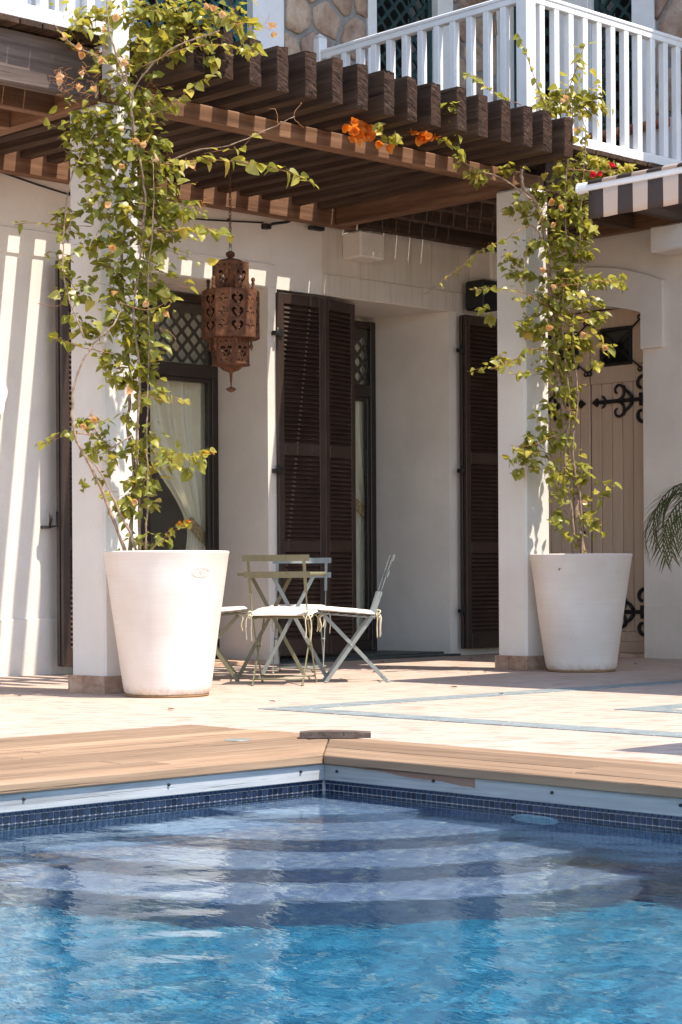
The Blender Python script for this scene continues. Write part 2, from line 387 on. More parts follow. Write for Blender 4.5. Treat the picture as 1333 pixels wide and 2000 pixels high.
    def plate(s, loops, fn, d0, d1, mi=0):
        # flat plate with holes: loops[0] is the outline, the rest are holes; fn(u, v, depth) -> point
        tris = tessellate_polygon([[Vector((u, v, 0)) for u, v in L] for L in loops])
        flat = [q for L in loops for q in L]; n = len(flat)
        vs = [fn(u, v, d0) for u, v in flat] + [fn(u, v, d1) for u, v in flat]
        fs = []
        for a, b, c_ in tris:
            A, B, Cc = flat[a], flat[b], flat[c_]
            if abs((B[0] - A[0]) * (Cc[1] - A[1]) - (B[1] - A[1]) * (Cc[0] - A[0])) < 1e-10: continue
            fs.append((a, b, c_)); fs.append((n + c_, n + b, n + a))
        k = 0
        for L in loops:
            m = len(L)
            for i in range(m):
                j = (i + 1) % m; fs.append((k + i, k + j, n + k + j, n + k + i))
            k += m
        return s.add(vs, fs, mi)
    def mesh(s, name, mats, recalc=False):
        me = bpy.data.meshes.new(name); me.from_pydata([tuple(q) for q in s.v], [], s.f)
        for m in (mats if isinstance(mats, (list, tuple)) else [mats]): me.materials.append(M_[m] if isinstance(m, str) else m)
        me.polygons.foreach_set('material_index', s.mi); me.polygons.foreach_set('use_smooth', s.sm)
        if recalc:
            bm = bmesh.new(); bm.from_mesh(me); bmesh.ops.recalc_face_normals(bm, faces=bm.faces); bm.to_mesh(me); bm.free()
        me.update(); return me
    def build(s, name, mats, parent=None, mx=None, recalc=False, **tags):
        return put(name, s.mesh(name, mats, recalc), parent, mx, **tags)

def put(name, me, parent=None, mx=None, **tags):
    """link a mesh as one object; mx is its matrix in the world"""
    o = bpy.data.objects.new(name, me); C.objects.link(o)
    mx = mx if mx is not None else Matrix.Identity(4)
    if parent is not None:
        o.parent = parent; o.matrix_parent_inverse = WM[parent.name].inverted()
    o.matrix_basis = mx; WM[o.name] = mx.copy()
    for k, v in tags.items(): o[k] = v
    return o

def thing(name, label, cat, loc=(0, 0, 0), group=None, mx=None):
    o = bpy.data.objects.new(name, None); C.objects.link(o); o.empty_display_size = .1
    m = mx if mx is not None else Matrix.Translation(loc)
    o.matrix_basis = m; WM[o.name] = m.copy()
    o['label'] = label; o['category'] = cat
    if group: o['group'] = group
    return o

T = lambda x, y, z: Matrix.Translation((x, y, z))
Rz = lambda a: Matrix.Rotation(a, 4, 'Z')
def STRUCT(o): o['kind'] = 'structure'; return o
def smooth_curve(pts, k=6):
    # Catmull-Rom through the points
    pts = [Vector(q) for q in pts]
    if len(pts) < 3: return pts
    out = []
    P_ = [pts[0] * 2 - pts[1]] + pts + [pts[-1] * 2 - pts[-2]]
    for i in range(1, len(P_) - 2):
        a, b, c, d = P_[i - 1:i + 3]
        for j in range(k):
            t_ = j / k
            out.append(.5 * ((2 * b) + (c - a) * t_ + (2 * a - 5 * b + 4 * c - d) * t_ ** 2 + (3 * b - a - 3 * c + d) * t_ ** 3))
    out.append(pts[-1]); return out

# ------------------------------------------------------------------ measures of the place (metres)
YP = 9.27            # line of the pillars
YW = 11.50           # front wall of the house
XW = 12.95           # side wall of the house
PX, PY = 5.05, 5.385 # the pool corner: walls at x = PX and y = PY
ZW = -0.130          # water level
DX = 5.66            # back edge of the timber deck beside the pool
DY = 6.93

# ------------------------------------------------------------------ ground, terrace, inlay
b = MB()
def ring(b, x0, x1, y0, y1, hx0, hx1, hy0, hy1, z0, z1):
    b.box(x0, hx0, y0, y1, z0, z1); b.box(hx1, x1, y0, y1, z0, z1)
    b.box(hx0, hx1, y0, hy0, z0, z1); b.box(hx0, hx1, hy1, y1, z0, z1)
ring(b, -300, 300, -300, 300, -6.1, PX + .25, -6.1, PY + .25, -.9, -.06)
STRUCT(b.build('ground', 'ground'))
b = MB(); ring(b, -14, 24, -12, 13.2, -7, DX + .002, -7, DY, -.055, 0)
b.box(-7, PX + .3, DY - .01, DY, -.055, -.02)
STRUCT(b.build('terrace', 'terrace'))
def inlay(x0, y0, w, lx, ly):
    q = MB(); q.box(x0, x0 + lx, y0 - w, y0, -.02, .004); q.box(x0, x0 + w, y0 - ly, y0 - w, -.02, .004)
    return STRUCT(q.build('paving_stripe', 'inlay'))
inlay(6.66, 7.60, .20, 9.0, 9.0); inlay(7.84, 6.20, .18, 7.0, 7.0)

# ------------------------------------------------------------------ pool shell
b = MB()
b.box(-6.2, PX + .012, -6.2, PY + .012, -1.45, -1.30)
STRUCT(b.build('pool_floor', 'mosaic'))
b = MB()
b.box(-6.2, PX + .012, PY + .003, PY + .24, -1.3, -.058); b.box(PX + .003, PX + .24, -6.2, PY + .003, -1.3, -.058)
b.box(-6.2, PX, -6.24, -6.0, -1.3, -.06); b.box(-6.24, -6.0, -6.0, PY, -1.3, -.06)
pool_wall = STRUCT(b.build('pool_wall', ['grout'])); WM['pool_wall'] = Matrix.Identity(4)
# mosaic rows as single tiles along the stretch in view, the rest joined
tb = MB(); tb.box(-.0109, .0109, -.002, .0025, -.0109, .0109, .0015)
tme = tb.mesh('tile', 'tile')
rest = MB(); cnt = 0
pitch = .0252
for k in range(3):
    zt = -.1112 - (k - 1) * pitch if k else -.0855 - .0065
    for i in range(250):
        x = PX - .02 - i * pitch; y = PY - .02 - i * pitch
        for side, lim in ((0, 3.35), (1, 3.45)):
            if (x if side == 0 else y) < -5.9: continue
            hgt = .0053 if k == 0 else .0109
            if k in (1, 2) and (x if side == 0 else y) > lim:
                mx = T(x, PY, zt) if side == 0 else T(PX, y, zt) @ Rz(-pi / 2)
                put('tile', tme, pool_wall, mx @ Matrix.Rotation(rnd.uniform(-.02, .02), 4, 'X') @ Matrix.Rotation(rnd.uniform(-.02, .02), 4, 'Z')); cnt += 1
            else:
                m_ = T(x, PY, zt) if side == 0 else T(PX, y, zt) @ Rz(-pi / 2)
                rest.box(-.0109, .0109, -.002, .0025, -hgt, hgt, 0, 0, m_)
for k in range(3, 6):
    zt = -.1112 - (k - 1) * pitch
    for i in range(90):
        x = PX - .02 - i * pitch; y = PY - .02 - i * pitch
        rest.box(-.0109, .0109, -.002, .0025, -.0109, .0109, 0, 0, T(x, PY, zt)); rest.box(-.0109, .0109, -.002, .0025, -.0109, .0109, 0, 0, T(PX, y, zt) @ Rz(-pi / 2))
rest.box(-6, PX, PY - .0015, PY + .003, -1.29, -.25, 0, 1); rest.box(PX - .0015, PX + .003, -6, PY - .0015, -1.29, -.25, 0, 1)
rest.build('tile_rows', ['tile', 'mosaic_wall'], pool_wall, kind='stuff')
# rounded corner steps, drum upon drum
b = MB()
for R_, zt, zb in ((.56, -.27, -1.3), (.97, -.48, -1.3), (1.30, -.72, -1.3), (1.60, -.97, -1.3)):
    poly = [(PX - .0016, PY - .0016)]
    for i in range(41):
        a = pi + (pi / 2) * i / 40
        poly.append((PX - .0016 + R_ * cos(a), PY - .0016 + R_ * sin(a)))
    # bull-nosed lip
    n_ = len(poly)
    lay = [(0, zb), (0, zt - .022), (.003, zt - .012), (.011, zt - .003), (.022, zt)]
    vs = []; fs = []
    for d_, z_ in lay:
        for j, (x, y) in enumerate(poly):
            if j == 0: vs.append((x, y, z_)); continue
            v_ = Vector((PX - x, PY - y)); v_ = v_ * (1 - d_ / R_); vs.append((PX - v_.x, PY - v_.y, z_))
    for l in range(len(lay) - 1):
        for j in range(n_):
            k2 = (j + 1) % n_; fs.append((l * n_ + j, l * n_ + k2, (l + 1) * n_ + k2, (l + 1) * n_ + j))
    fs.append(tuple((len(lay) - 1) * n_ + j for j in range(n_)))
    b.add(vs, fs)
STRUCT(b.build('pool_steps', 'mosaic_step', None, None, True))

# water: one closed body, its sides and bottom inside the shell, the top rippled
def wave(x, y):
    h = 0
    for kx, ky, a, ph in WV: h += a * sin(kx * x + ky * y + ph)
    return h * (.12 + .88 * min(1, sqrt((x - PX) ** 2 + (y - PY) ** 2) / 3.4) ** 1.3)
WV = []
for i in range(34):
    lam = .07 * (1.13 ** i) if i < 20 else rnd.uniform(.10, .6)
    ang = rnd.gauss(YAW + .15, .75); k_ = 2 * pi / lam
    WV.append((k_ * cos(ang), k_ * sin(ang), .0012 * lam * rnd.uniform(.5, 1.1) * (.32 if lam > .35 else 1.15), rnd.uniform(0, 6.3)))
wt = NT('pool_water')
wt.n.remove(wt.b)
gl = wt.new('ShaderNodeBsdfGlass'); gl.inputs['IOR'].default_value = 1.333; gl.inputs['Roughness'].default_value = 0.0
wp_ = wt.vm('MULTIPLY', wt.pos(), (1, 1, 0))
mp_ = wt.new('ShaderNodeMapping'); wt.put(mp_.inputs['Vector'], wp_); mp_.inputs['Rotation'].default_value = (0, 0, -YAW - .1); mp_.inputs['Scale'].default_value = (2.2, 1, 1)
bp_ = wt.new('ShaderNodeBump'); bp_.inputs['Strength'].default_value = 1.0; bp_.inputs['Distance'].default_value = 1.0
wt.put(bp_.inputs['Height'], wt.math('ADD', wt.math('MULTIPLY', wt.noise(mp_.outputs[0], 13, 2, .5, .4), .0010), wt.math('MULTIPLY', wt.noise(mp_.outputs[0], 34, 2, .5), .00028)))
wt.t.links.new(bp_.outputs[0], gl.inputs['Normal'])
wt.t.links.new(gl.outputs[0], wt.out.inputs['Surface'])
gl.inputs['Color'].default_value = (.80, .95, 1.0, 1)
M_['water'] = wt.m
x0, x1, y0, y1 = -6.05, PX + .008, -6.05, PY + .008
def axis_steps(a, fine0, b_, coarse=.35, fine=.016):
    v = []; q = a
    while q < fine0: v.append(q); q += coarse
    q = fine0
    while q < b_ - 1e-4: v.append(q); q += fine
    v.append(b_); return v
xs = axis_steps(x0, 1.6, x1); ys = axis_steps(y0, 1.6, y1)
vs = [(x, y, ZW + wave(x, y)) for y in ys for x in xs]; nx, ny = len(xs), len(ys)
fs = [(j * nx + i, j * nx + i + 1, (j + 1) * nx + i + 1, (j + 1) * nx + i) for j in range(ny - 1) for i in range(nx - 1)]
rim = [i for i in range(nx)] + [j * nx + nx - 1 for j in range(1, ny)] + [(ny - 1) * nx + i for i in range(nx - 2, -1, -1)] + [j * nx for j in range(ny - 2, 0, -1)]
base = len(vs); vs += [(vs[i][0], vs[i][1], -1.42) for i in rim]
for i in range(len(rim)):
    j = (i + 1) % len(rim); fs.append((rim[j], rim[i], base + i, base + j))
fs.append(tuple(base + i for i in range(len(rim)))[::-1])
b = MB(); b.add(vs, fs, 0, True)
water = STRUCT(b.build('water', 'water'))
# sunlight reaches the pool floor through the refracting surface
sl.cycles.is_caustics_light = True
water.cycles.is_caustics_caster = True
for n_ in ('pool_floor', 'pool_steps', 'pool_wall', 'tile_rows'): bpy.data.objects[n_].cycles.is_caustics_receiver = True
for o_ in C.objects:
    if o_.name.startswith('tile'): o_.cycles.is_caustics_receiver = True
# ------------------------------------------------------------------ timber deck round the pool corner
deck = thing('timber_deck', 'honey coloured timber deck edging the pool corner with mitred planks', 'deck', (4.5, 6.2, 0))
ZT = .012
def plank(poly, mat, name='plank'):
    dz = rnd.uniform(-.0015, .0015)
    q = MB(); q.prism(poly, -.024 + dz, ZT + dz)
    cx = sum(p[0] for p in poly) / len(poly); cy = sum(p[1] for p in poly) / len(poly)
    q.v = [(x - cx, y - cy, z) for x, y, z in q.v]
    me = q.mesh(name, mat)
    o = put(name, me, deck, T(cx, cy, 0) @ Rz(rnd.uniform(-.0006, .0006)))
    md = o.modifiers.new('edge', 'BEVEL'); md.width = .005; md.segments = 2; md.limit_method = 'ANGLE'
    return o
y = PY - .024; w = .1425
for i in range(11):
    y0, y1 = y + (i * (DY - y) / 11), y + (i + 1) * (DY - y) / 11 - .013
    e0, e1 = min(DX, PX - .026 + (y0 - y)) - .003, min(DX, PX - .026 + (y1 - y)) - .003
    if i >= 9: e0 = e1 = DX - .004
    cuts = [e0, rnd.uniform(3.0, 4.6), rnd.uniform(.4, 1.4), -6.8]
    if i == 0: cuts[1] = 2.4
    plank([(cuts[1] + .004, y0), (e0, y0), (e1, y1), (cuts[1] + .004, y1)], 'deck_x')
    plank([(cuts[2] + .004, y0), (cuts[1], y0), (cuts[1], y1), (cuts[2] + .004, y1)], 'deck_x')
    plank([(cuts[3], y0), (cuts[2], y0), (cuts[2], y1), (cuts[3], y1)], 'deck_x')
x = PX - .026
for i in range(5):
    x0, x1 = x + i * (DX - x) / 5, x + (i + 1) * (DX - x) / 5 - .011
    e0, e1 = PY - .024 + (x0 - x) - .003, PY - .024 + (x1 - x) - .003
    c1 = 2.2 if i == 0 else rnd.uniform(2.6, 4.4); 
    plank([(x0, c1 + .004), (x1, c1 + .004), (x1, e1), (x0, e0)], 'deck_y')
    plank([(x0, -.5), (x1, -.5), (x1, c1), (x0, c1)], 'deck_y'); plank([(x0, -5.9), (x1, -5.9), (x1, -.504), (x0, -.504)], 'deck_y')
b = MB(); b.box(-6, PX - .001, PY - .011, PY + .012, -.0855, -.0245, .003); b.build('fascia_board', 'grey_x', deck)
b = MB(); b.box(PX - .011, PX + .012, -6, PY - .0115, -.0855, -.0245, .003); b.build('fascia_board', 'grey_y', deck)
sb = MB(); sb.tube([(0, .004, 0), (0, -.004, 0)], [.006, .005], 10); sme = sb.mesh('bolt', 'iron')
for x in (3.68, 4.29, 4.92, 3.05): put('bolt', sme, deck, T(x, PY - .013, -.045))
for y in (5.30, 4.80, 4.25, 3.72): put('bolt', sme, deck, T(PX - .013, y, -.048) @ Rz(-pi / 2))
b = MB(); b.lathe([(0, .0158), (.05, .0158), (.055, .0148), (.055, .012)], 5.235, 6.10, 32)
b.build('deck_lid', 'sage', deck)
# the rest of the edge round the pool, out of the picture
b = MB(); b.box(-7, -5.98, -7, DY, -.024, .012, .004); b.box(-5.97, DX, -7, -5.98, -.024, .012, .004); b.build('far_boards', 'deck_y', deck)

pl = thing('loose_plank', 'short weathered loose board lying across the corner of the timber deck', 'board', (5.585, 5.885, ZT))
pts = [(-.148, 0), (.148, 0), (.148, .022), (.08, .026), (-.03, .028), (-.1, .027), (-.148, .024)]
b = MB(); b.prism(pts, -.045, .045, 0, T(5.585, 5.885, ZT + .002) @ Rz(YAW - pi / 2) @ Matrix.Rotation(pi / 2, 4, 'X'))
b.build('board', 'old_edge', pl, None, True)
lamp = thing('pool_light', 'pale round underwater lamp set in the right hand pool wall', 'pool light', (PX, 4.33, -.24))
b = MB(); b.lathe([(0, .022), (.05, .020), (.078, .008), (.085, 0)], 0, 0, 32); b.build('lens', plain('lamp_glass', (.55, .70, .72), .3), lamp, T(PX - .003, 4.33, -.24) @ Matrix.Rotation(-pi / 2, 4, 'Y'))
b = MB(); b.lathe([(.085, .0), (.085, .012), (.1, .012), (.104, 0)], 0, 0, 32); b.build('rim', 'white_paint', lamp, T(PX - .003, 4.33, -.24) @ Matrix.Rotation(-pi / 2, 4, 'Y'))

# ------------------------------------------------------------------ house
house = thing('house', 'white rendered villa with brown shutters, arched door and stone upper storey', 'house', (10, 13, 0))
D1, D2 = 12.30, .0
# front wall with the window and the door opening
b = MB()
loop = [(-5, -.1), (8.6, -.1), (8.6, 2.97), (10.2, 2.97), (10.2, -.1), (10.3, -.1), (10.3, 2.97), (12.29, 2.97), (12.29, -.1), (XW, -.1), (XW, 3.86), (-5, 3.86)]
b.plate([loop], lambda u, v, d: (u + (-.16 * (d - YW) / .8 if abs(u - 12.29) < .01 else 0), d, v), YW, 12.36)
front = b.build('front_wall', 'wall', house)
b = MB(); b.box(-5, 8.55, YW - .018, YW, -.05, .40, .006); b.box(10.205, 10.295, YW - .012, YW, -.05, .36, .004); b.build('plinth', 'wall', house)
b = MB(); b.box(-5, 10.28, YW - .012, YW, 2.975, 3.16, .005); b.box(10.20, 10.28, YW - .012, YW, 2.62, 2.975, .004); b.build('window_surround', 'wall', house)
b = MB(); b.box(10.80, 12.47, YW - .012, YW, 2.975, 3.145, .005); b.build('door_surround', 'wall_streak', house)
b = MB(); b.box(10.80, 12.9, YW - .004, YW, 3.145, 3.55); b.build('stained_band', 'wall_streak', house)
b = MB(); b.box(10.3, 12.28, YW + .06, 12.2, -.05, .035, .006); b.box(10.3, 12.36, YW - .06, YW + .055, -.05, .018, .004); b.build('threshold', plain('dark_threshold_stone', (.05, .06, .058), .45, .4, 0, .3, 8), house)
b = MB(); b.box(8.6, 10.2, YW + .04, 12.1, -.05, .03, .006); b.build('threshold', 'travertine', house)
# side wall with the arched doorway (plane x = XW)
def arch(y0, y1, zs, zc, n=18):
    h = zc - zs; w = (y1 - y0) / 2; R_ = (w * w + h * h) / (2 * h); cz = zc - R_; out = []
    for i in range(n + 1):
        y_ = y0 + (y1 - y0) * i / n; out.append((y_, cz + sqrt(max(0, R_ * R_ - (y_ - (y0 + y1) / 2) ** 2))))
    return out
A = arch(9.92, 11.38, 2.86, 2.975)
loop = [(1.0, -.1), (9.92, -.1)] + A + [(11.38, -.1), (YW + .3, -.1), (YW + .3, 3.86), (1.0, 3.86)]
b = MB(); b.plate([loop], lambda u, v, d: (d, u, v), XW, XW + .30); b.build('side_wall', 'wall', house, None, True)
b = MB(); b.box(XW - .016, XW, 1.0, 9.915, -.05, .43, .006); b.build('plinth', 'wall', house)
O = arch(9.70, 11.6, 3.10, 3.30)
loop = [(9.92, 2.555), (9.70, 2.555)] + O + [(11.38, 2.9)] + A[::-1]
b = MB(); b.plate([loop], lambda u, v, d: (d, u, v), XW - .032, XW + .001); b.build('arch_surround', 'wall', house, None, True)
# building mass behind, so that no light leaks and the rooms stay dark
b = MB()
b.box(-5, 8.0, 12.36, 12.5, -.1, 3.86); b.box(8.0, 12.6, 13.8, 13.95, -.1, 3.86); b.box(7.9, 8.0, 12.36, 13.9, -.1, 3.86); b.box(12.45, 12.55, 12.36, 13.9, -.1, 3.86)
b.box(8, 12.5, 12.36, 13.8, 3.0, 3.1); b.box(8, 12.5, 12.1, 13.8, -.15, -.02)
b.build('inner_room', 'room', house)
b = MB(); b.box(XW + .3, 19, 1.0, 1.2, -.1, 8.5); b.box(18.8, 19, 1.2, 16, -.1, 8.5); b.box(-5, 19, 16, 16.2, -.1, 8.5); b.box(-5.2, -5, YW, 16.2, -.1, 8.5)
b.box(-5, 19, 12.3, 16, 8.3, 8.5); b.box(XW + .3, 19, 1.0, 12.3, 8.3, 8.5); b.build('rear_walls', 'wall', house)
b = MB(); b.box(-5.6, XW + .02, 10.22, YW + .4, 6.62, 6.80, .01); b.box(12.42, 19, .6, 10.215, 6.62, 6.80, .01); b.build('roof_eave', 'white_paint', house)
# corbels
for (x0, x1, y0, y1, z0, z1) in ((11.02, 11.30, 11.28, YW, 3.28, 3.497), (12.55, 12.86, 11.24, YW, 3.24, 3.497)):
    b = MB(); b.box(x0, x1, y0, y1, z0, z1, .014); b.build('corbel', 'wall', house)
b = MB(); b.box(12.68, XW, 9.05, 9.64, 3.29, 3.497, .014); b.build('corbel', 'wall', house)

# windows: frames with a lattice above and a glazed sash below
def quatrefoil(R_):
    o = .52 * R_; r_ = .42 * R_; pts = []
    for k in range(4):
        a0 = k * pi / 2
        for i in range(6):
            a = a0 - 1.15 + 2.3 * i / 5
            pts.append((o * cos(a0) + r_ * cos(a), o * sin(a0) + r_ * sin(a)))
    return pts
def lattice(u0, u1, v0, v1, pitch, fn, d0, d1, border=.03):
    """a pierced panel of quatrefoils on a diagonal grid, cut to the rectangle"""
    q = MB(); h = pitch / 2
    hole = quatrefoil(h * .69)
    dia = [(h, 0), (0, h), (-h, 0), (0, -h)]
    cell = MB(); cell.plate([dia, hole], lambda u, v, d: (u, v, d), 0, 1)
    nu = int((u1 - u0) / h) + 2; nv = int((v1 - v0) / h) + 2
    for i in range(-1, nu):
        for j in range(-1, nv):
            if (i + j) % 2: continue
            cx, cy = u0 + i * h, v0 + j * h
            q.add([(x + cx, y + cy, z) for x, y, z in cell.v], cell.f)
    bm = bmesh.new()
    for p_ in q.v: bm.verts.new(p_)
    bm.verts.ensure_lookup_table()
    for f in q.f:
        try: bm.faces.new([bm.verts[i] for i in f])
        except ValueError: pass
    for co, no in (((u0, 0, 0), (-1, 0, 0)), ((u1, 0, 0), (1, 0, 0)), ((0, v0, 0), (0, -1, 0)), ((0, v1, 0), (0, 1, 0))):
        bmesh.ops.bisect_plane(bm, geom=bm.verts[:] + bm.edges[:] + bm.faces[:], plane_co=co, plane_no=no, clear_outer=True)
    bm.verts.index_update()
    out = MB(); out.add([fn(v.co.x, v.co.y, d0 + (d1 - d0) * v.co.z) for v in bm.verts], [[v.index for v in f.verts] for f in bm.faces])
    bm.free()
    return out
def frontal(u, v, d): return (u, d, v)
def window(x0, x1, yf, z0, z1, ztr, mull):
    f = MB(); fw = .065
    f.box(x0, x0 + fw, yf, yf + .07, z0, z1, .006); f.box(x1 - fw, x1, yf, yf + .07, z0, z1, .006)
    f.box(x0 + fw, x1 - fw, yf, yf + .07, z1 - .06, z1, .006); f.box(x0 + fw, x1 - fw, yf - .004, yf + .07, ztr, ztr + .11, .006)
    f.box(x0 + fw, x1 - fw, yf, yf + .07, z0, z0 + .10, .006); f.box(mull - .055, mull + .055, yf - .006, yf + .066, z0 + .1, ztr, .006)
    w_ = f.build('window', 'brown_frame', house)
    for a, c in ((x0 + fw, mull - .055), (mull + .055, x1 - fw)):
        s_ = MB(); sw = .035
        s_.box(a, a + sw, yf + .012, yf + .06, z0 + .1, ztr, .004); s_.box(c - sw, c, yf + .012, yf + .06, z0 + .1, ztr, .004)
        s_.box(a + sw, c - sw, yf + .012, yf + .06, ztr - sw, ztr, .004); s_.box(a + sw, c - sw, yf + .012, yf + .06, z0 + .1, z0 + .16, .004)
        s_.build('sash', 'brown_frame', w_)
        g_ = MB(); g_.box(a + sw, c - sw, yf + .034, yf + .039, z0 + .16, ztr - sw); g_.build('pane', 'glass', w_)
    g_ = MB(); g_.box(x0 + fw, x1 - fw, yf + .02, yf + .025, ztr + .11, z1 - .06); g_.build('pane', 'glass', w_)
    lt = lattice(x0 + fw, x1 - fw, ztr + .12, z1 - .13, .126, frontal, yf + .045, yf + .057)
    lt.box(x0 + fw, x1 - fw, yf + .043, yf + .059, z1 - .14, z1 - .06)
    lt.build('lattice', 'brown_frame', w_)
    return w_
window(8.6, 10.2, 12.10, .03, 2.95, 2.29, 9.42)
window(10.3, 12.12, 12.22, .03, 2.93, 2.265, 11.16)
# curtains hang inside
def curtain(label, x0, x1, y, z0, z1, tie_z, tie_w, seed):
    c_ = thing('curtain', label, 'curtain', ((x0 + x1) / 2, y, z0))
    q = MB(); n, m = 70, 44; r_ = random.Random(seed); ph = [r_.uniform(0, 6.3) for _ in range(4)]
    vs = []
    for j in range(m + 1):
        z = z0 + (z1 - z0) * j / m
        k = min(1, max(0, (z - tie_z) / (z1 - .9 - tie_z))) if z > tie_z else min(1, (tie_z - z) / .9) * .25
        k = k * k * (3 - 2 * k) if z > tie_z else k
        xl = (x1 - tie_w) + (x0 - (x1 - tie_w)) * k
        for i in range(n + 1):
            u = i / n; amp = .020 + .012 * k
            vs.append((xl + (x1 - xl) * u, y + amp * (sin(u * 29 + ph[0] + .5 * z) + .5 * sin(u * 61 + ph[1]) + .4 * sin(u * 13 + ph[2])), z))
    fs = [(j * (n + 1) + i, j * (n + 1) + i + 1, (j + 1) * (n + 1) + i + 1, (j + 1) * (n + 1) + i) for j in range(m) for i in range(n)]
    q.add(vs, fs, 0, True); q.build('cloth', 'curtain', c_)
    t_ = MB(); zz = tie_z
    t_.bar((x1 - tie_w - .03, y - .05, zz + .13), (x1 + .02, y - .05, zz - .06), .01, .085, (0, 1, 0), 0, .004); t_.build('tie_band', 'tie', c_)
curtain('cream curtain tied back with a patterned band behind the left hand glazed door', 9.36, 10.16, 12.255, .05, 2.98, 1.02, .16, 1)
curtain('cream curtain gathered behind the narrow pane beside the open doorway', 11.35, 12.11, 12.34, .05, 2.98, 1.25, .22, 5)
curtain('cream curtain hanging beyond the vine behind the left hand glazed door', 8.6, 9.02, 12.255, .05, 2.98, .6, .38, 9)

# upper storey: white base with stones set in grey mortar where the photograph shows them
b = MB()
def upper_plate():
    # front: two window openings
    loop = [(-5, 3.86), (8.9, 3.86), (8.9, 6.2), (10.045, 6.2), (10.045, 3.86), (11.41, 3.86), (11.41, 6.2), (12.15, 6.2), (12.15, 3.86), (XW, 3.86), (XW, 8.4), (-5, 8.4)]
    b.plate([loop], frontal, YW, YW + .35)
    loop = [(1.0, 3.86), (10.05, 3.86), (10.05, 4.36), (10.0, 4.42), (10.0, 6.2), (10.45, 6.2), (10.45, 4.42), (10.85, 4.42), (10.85, 6.2), (11.35, 6.2), (11.35, 3.86), (YW + .35, 3.86), (YW + .35, 8.4), (1.0, 8.4)]
    b.plate([loop], lambda u, v, d: (d, u, v), XW, XW + .35)
upper_plate()
upper = b.build('upper_wall', 'white_paint', house, None, True)
WM[upper.name] = Matrix.Identity(4)
for x0_, x1_, y0_, y1_, z0_ in ((10.372, 11.302, YW - .012, YW - .001, 3.87), (12.345, XW - .03, YW - .012, YW - .001, 3.87), (XW - .012, XW - .001, 8.3, 9.755, 4.43)):
    b = MB(); b.box(x0_, x1_, y0_, y1_, z0_, 6.6); b.build('mortar_bed', 'mortar', upper)
def stones(u0, u1, v0, v1, size, fn, seed):
    r_ = random.Random(seed); pts = []
    nu = max(1, round((u1 - u0) / size)); nv = max(1, round((v1 - v0) / size))
    for j in range(-1, nv + 1):
        for i in range(-1, nu + 1):
            pts.append((u0 + (i + .5 + (.5 if j % 2 else 0) + r_.uniform(-.28, .28)) * (u1 - u0) / nu, v0 + (j + .5 + r_.uniform(-.3, .3)) * (v1 - v0) / nv))
    for a in pts:
        poly = [(u0, v0), (u1, v0), (u1, v1), (u0, v1)]
        for c_ in pts:
            if c_ is a or (c_[0] - a[0]) ** 2 + (c_[1] - a[1]) ** 2 > (3 * size) ** 2: continue
            nx_, ny_ = c_[0] - a[0], c_[1] - a[1]; L = sqrt(nx_ * nx_ + ny_ * ny_); nx_ /= L; ny_ /= L
            dd = L / 2 - .019; out = []
            for i in range(len(poly)):
                p0, p1 = poly[i], poly[(i + 1) % len(poly)]
                s0 = (p0[0] - a[0]) * nx_ + (p0[1] - a[1]) * ny_ - dd; s1 = (p1[0] - a[0]) * nx_ + (p1[1] - a[1]) * ny_ - dd
                if s0 <= 0: out.append(p0)
                if s0 * s1 < 0: t_ = s0 / (s0 - s1); out.append((p0[0] + (p1[0] - p0[0]) * t_, p0[1] + (p1[1] - p0[1]) * t_))
            poly = out
            if len(poly) < 3: break
        if len(poly) < 3: continue
        area = abs(sum(poly[i][0] * poly[(i + 1) % len(poly)][1] - poly[(i + 1) % len(poly)][0] * poly[i][1] for i in range(len(poly)))) / 2
        if area < .004: continue
        cu = sum(p[0] for p in poly) / len(poly); cv = sum(p[1] for p in poly) / len(poly)
        # soften the outline and dome the face
        rough = []
        for i in range(len(poly)):
            p0, p1 = poly[i], poly[(i + 1) % len(poly)]
            for t_ in (.12, .5, .88):
                rough.append((p0[0] + (p1[0] - p0[0]) * t_ + r_.uniform(-.006, .006), p0[1] + (p1[1] - p0[1]) * t_ + r_.uniform(-.006, .006)))
        n_ = len(rough); pr = r_.uniform(.014, .034); vs = []
        for sc, d in ((1, -.004), (.99, pr * .7), (.955, pr), (.5, pr * 1.05)):
            vs += [(cu + (x - cu) * sc, cv + (y - cv) * sc, d + (r_.uniform(-.003, .003) if sc < .95 else 0)) for x, y in rough]
        fs = [(l * n_ + i, l * n_ + (i + 1) % n_, (l + 1) * n_ + (i + 1) % n_, (l + 1) * n_ + i) for l in range(3) for i in range(n_)]
        fs.append(tuple(3 * n_ + i for i in range(n_)))
        q = MB(); q.add([fn(*p_) for p_ in vs], fs, 0, True)
        q.build('stone', 'stone', upper, None, True)
stones(10.375, 11.30, 4.45, 5.9, .31, lambda u, v, d: (u, YW - .010 - d, v), 3)
stones(12.35, 12.90, 4.3, 5.9, .27, lambda u, v, d: (u, YW - .010 - d, v), 5)
stones(9.0, 9.75, 4.45, 5.9, .30, lambda u, v, d: (XW - .010 - d, u, v), 7)
def lat_panel(fn, u0, u1, v0, v1, d0, d1):
    q = lattice(u0 + .05, u1 - .05, v0 + .05, v1 - .05, .155, fn, d0, d1)
    for a, c, e, g_ in ((u0, u0 + .05, v0, v1), (u1 - .05, u1, v0, v1), (u0 + .05, u1 - .05, v0, v0 + .05), (u0 + .05, u1 - .05, v1 - .05, v1)):
        q.plate([[(a, e), (c, e), (c, g_), (a, g_)]], fn, d0 - .01, d1)
    return q
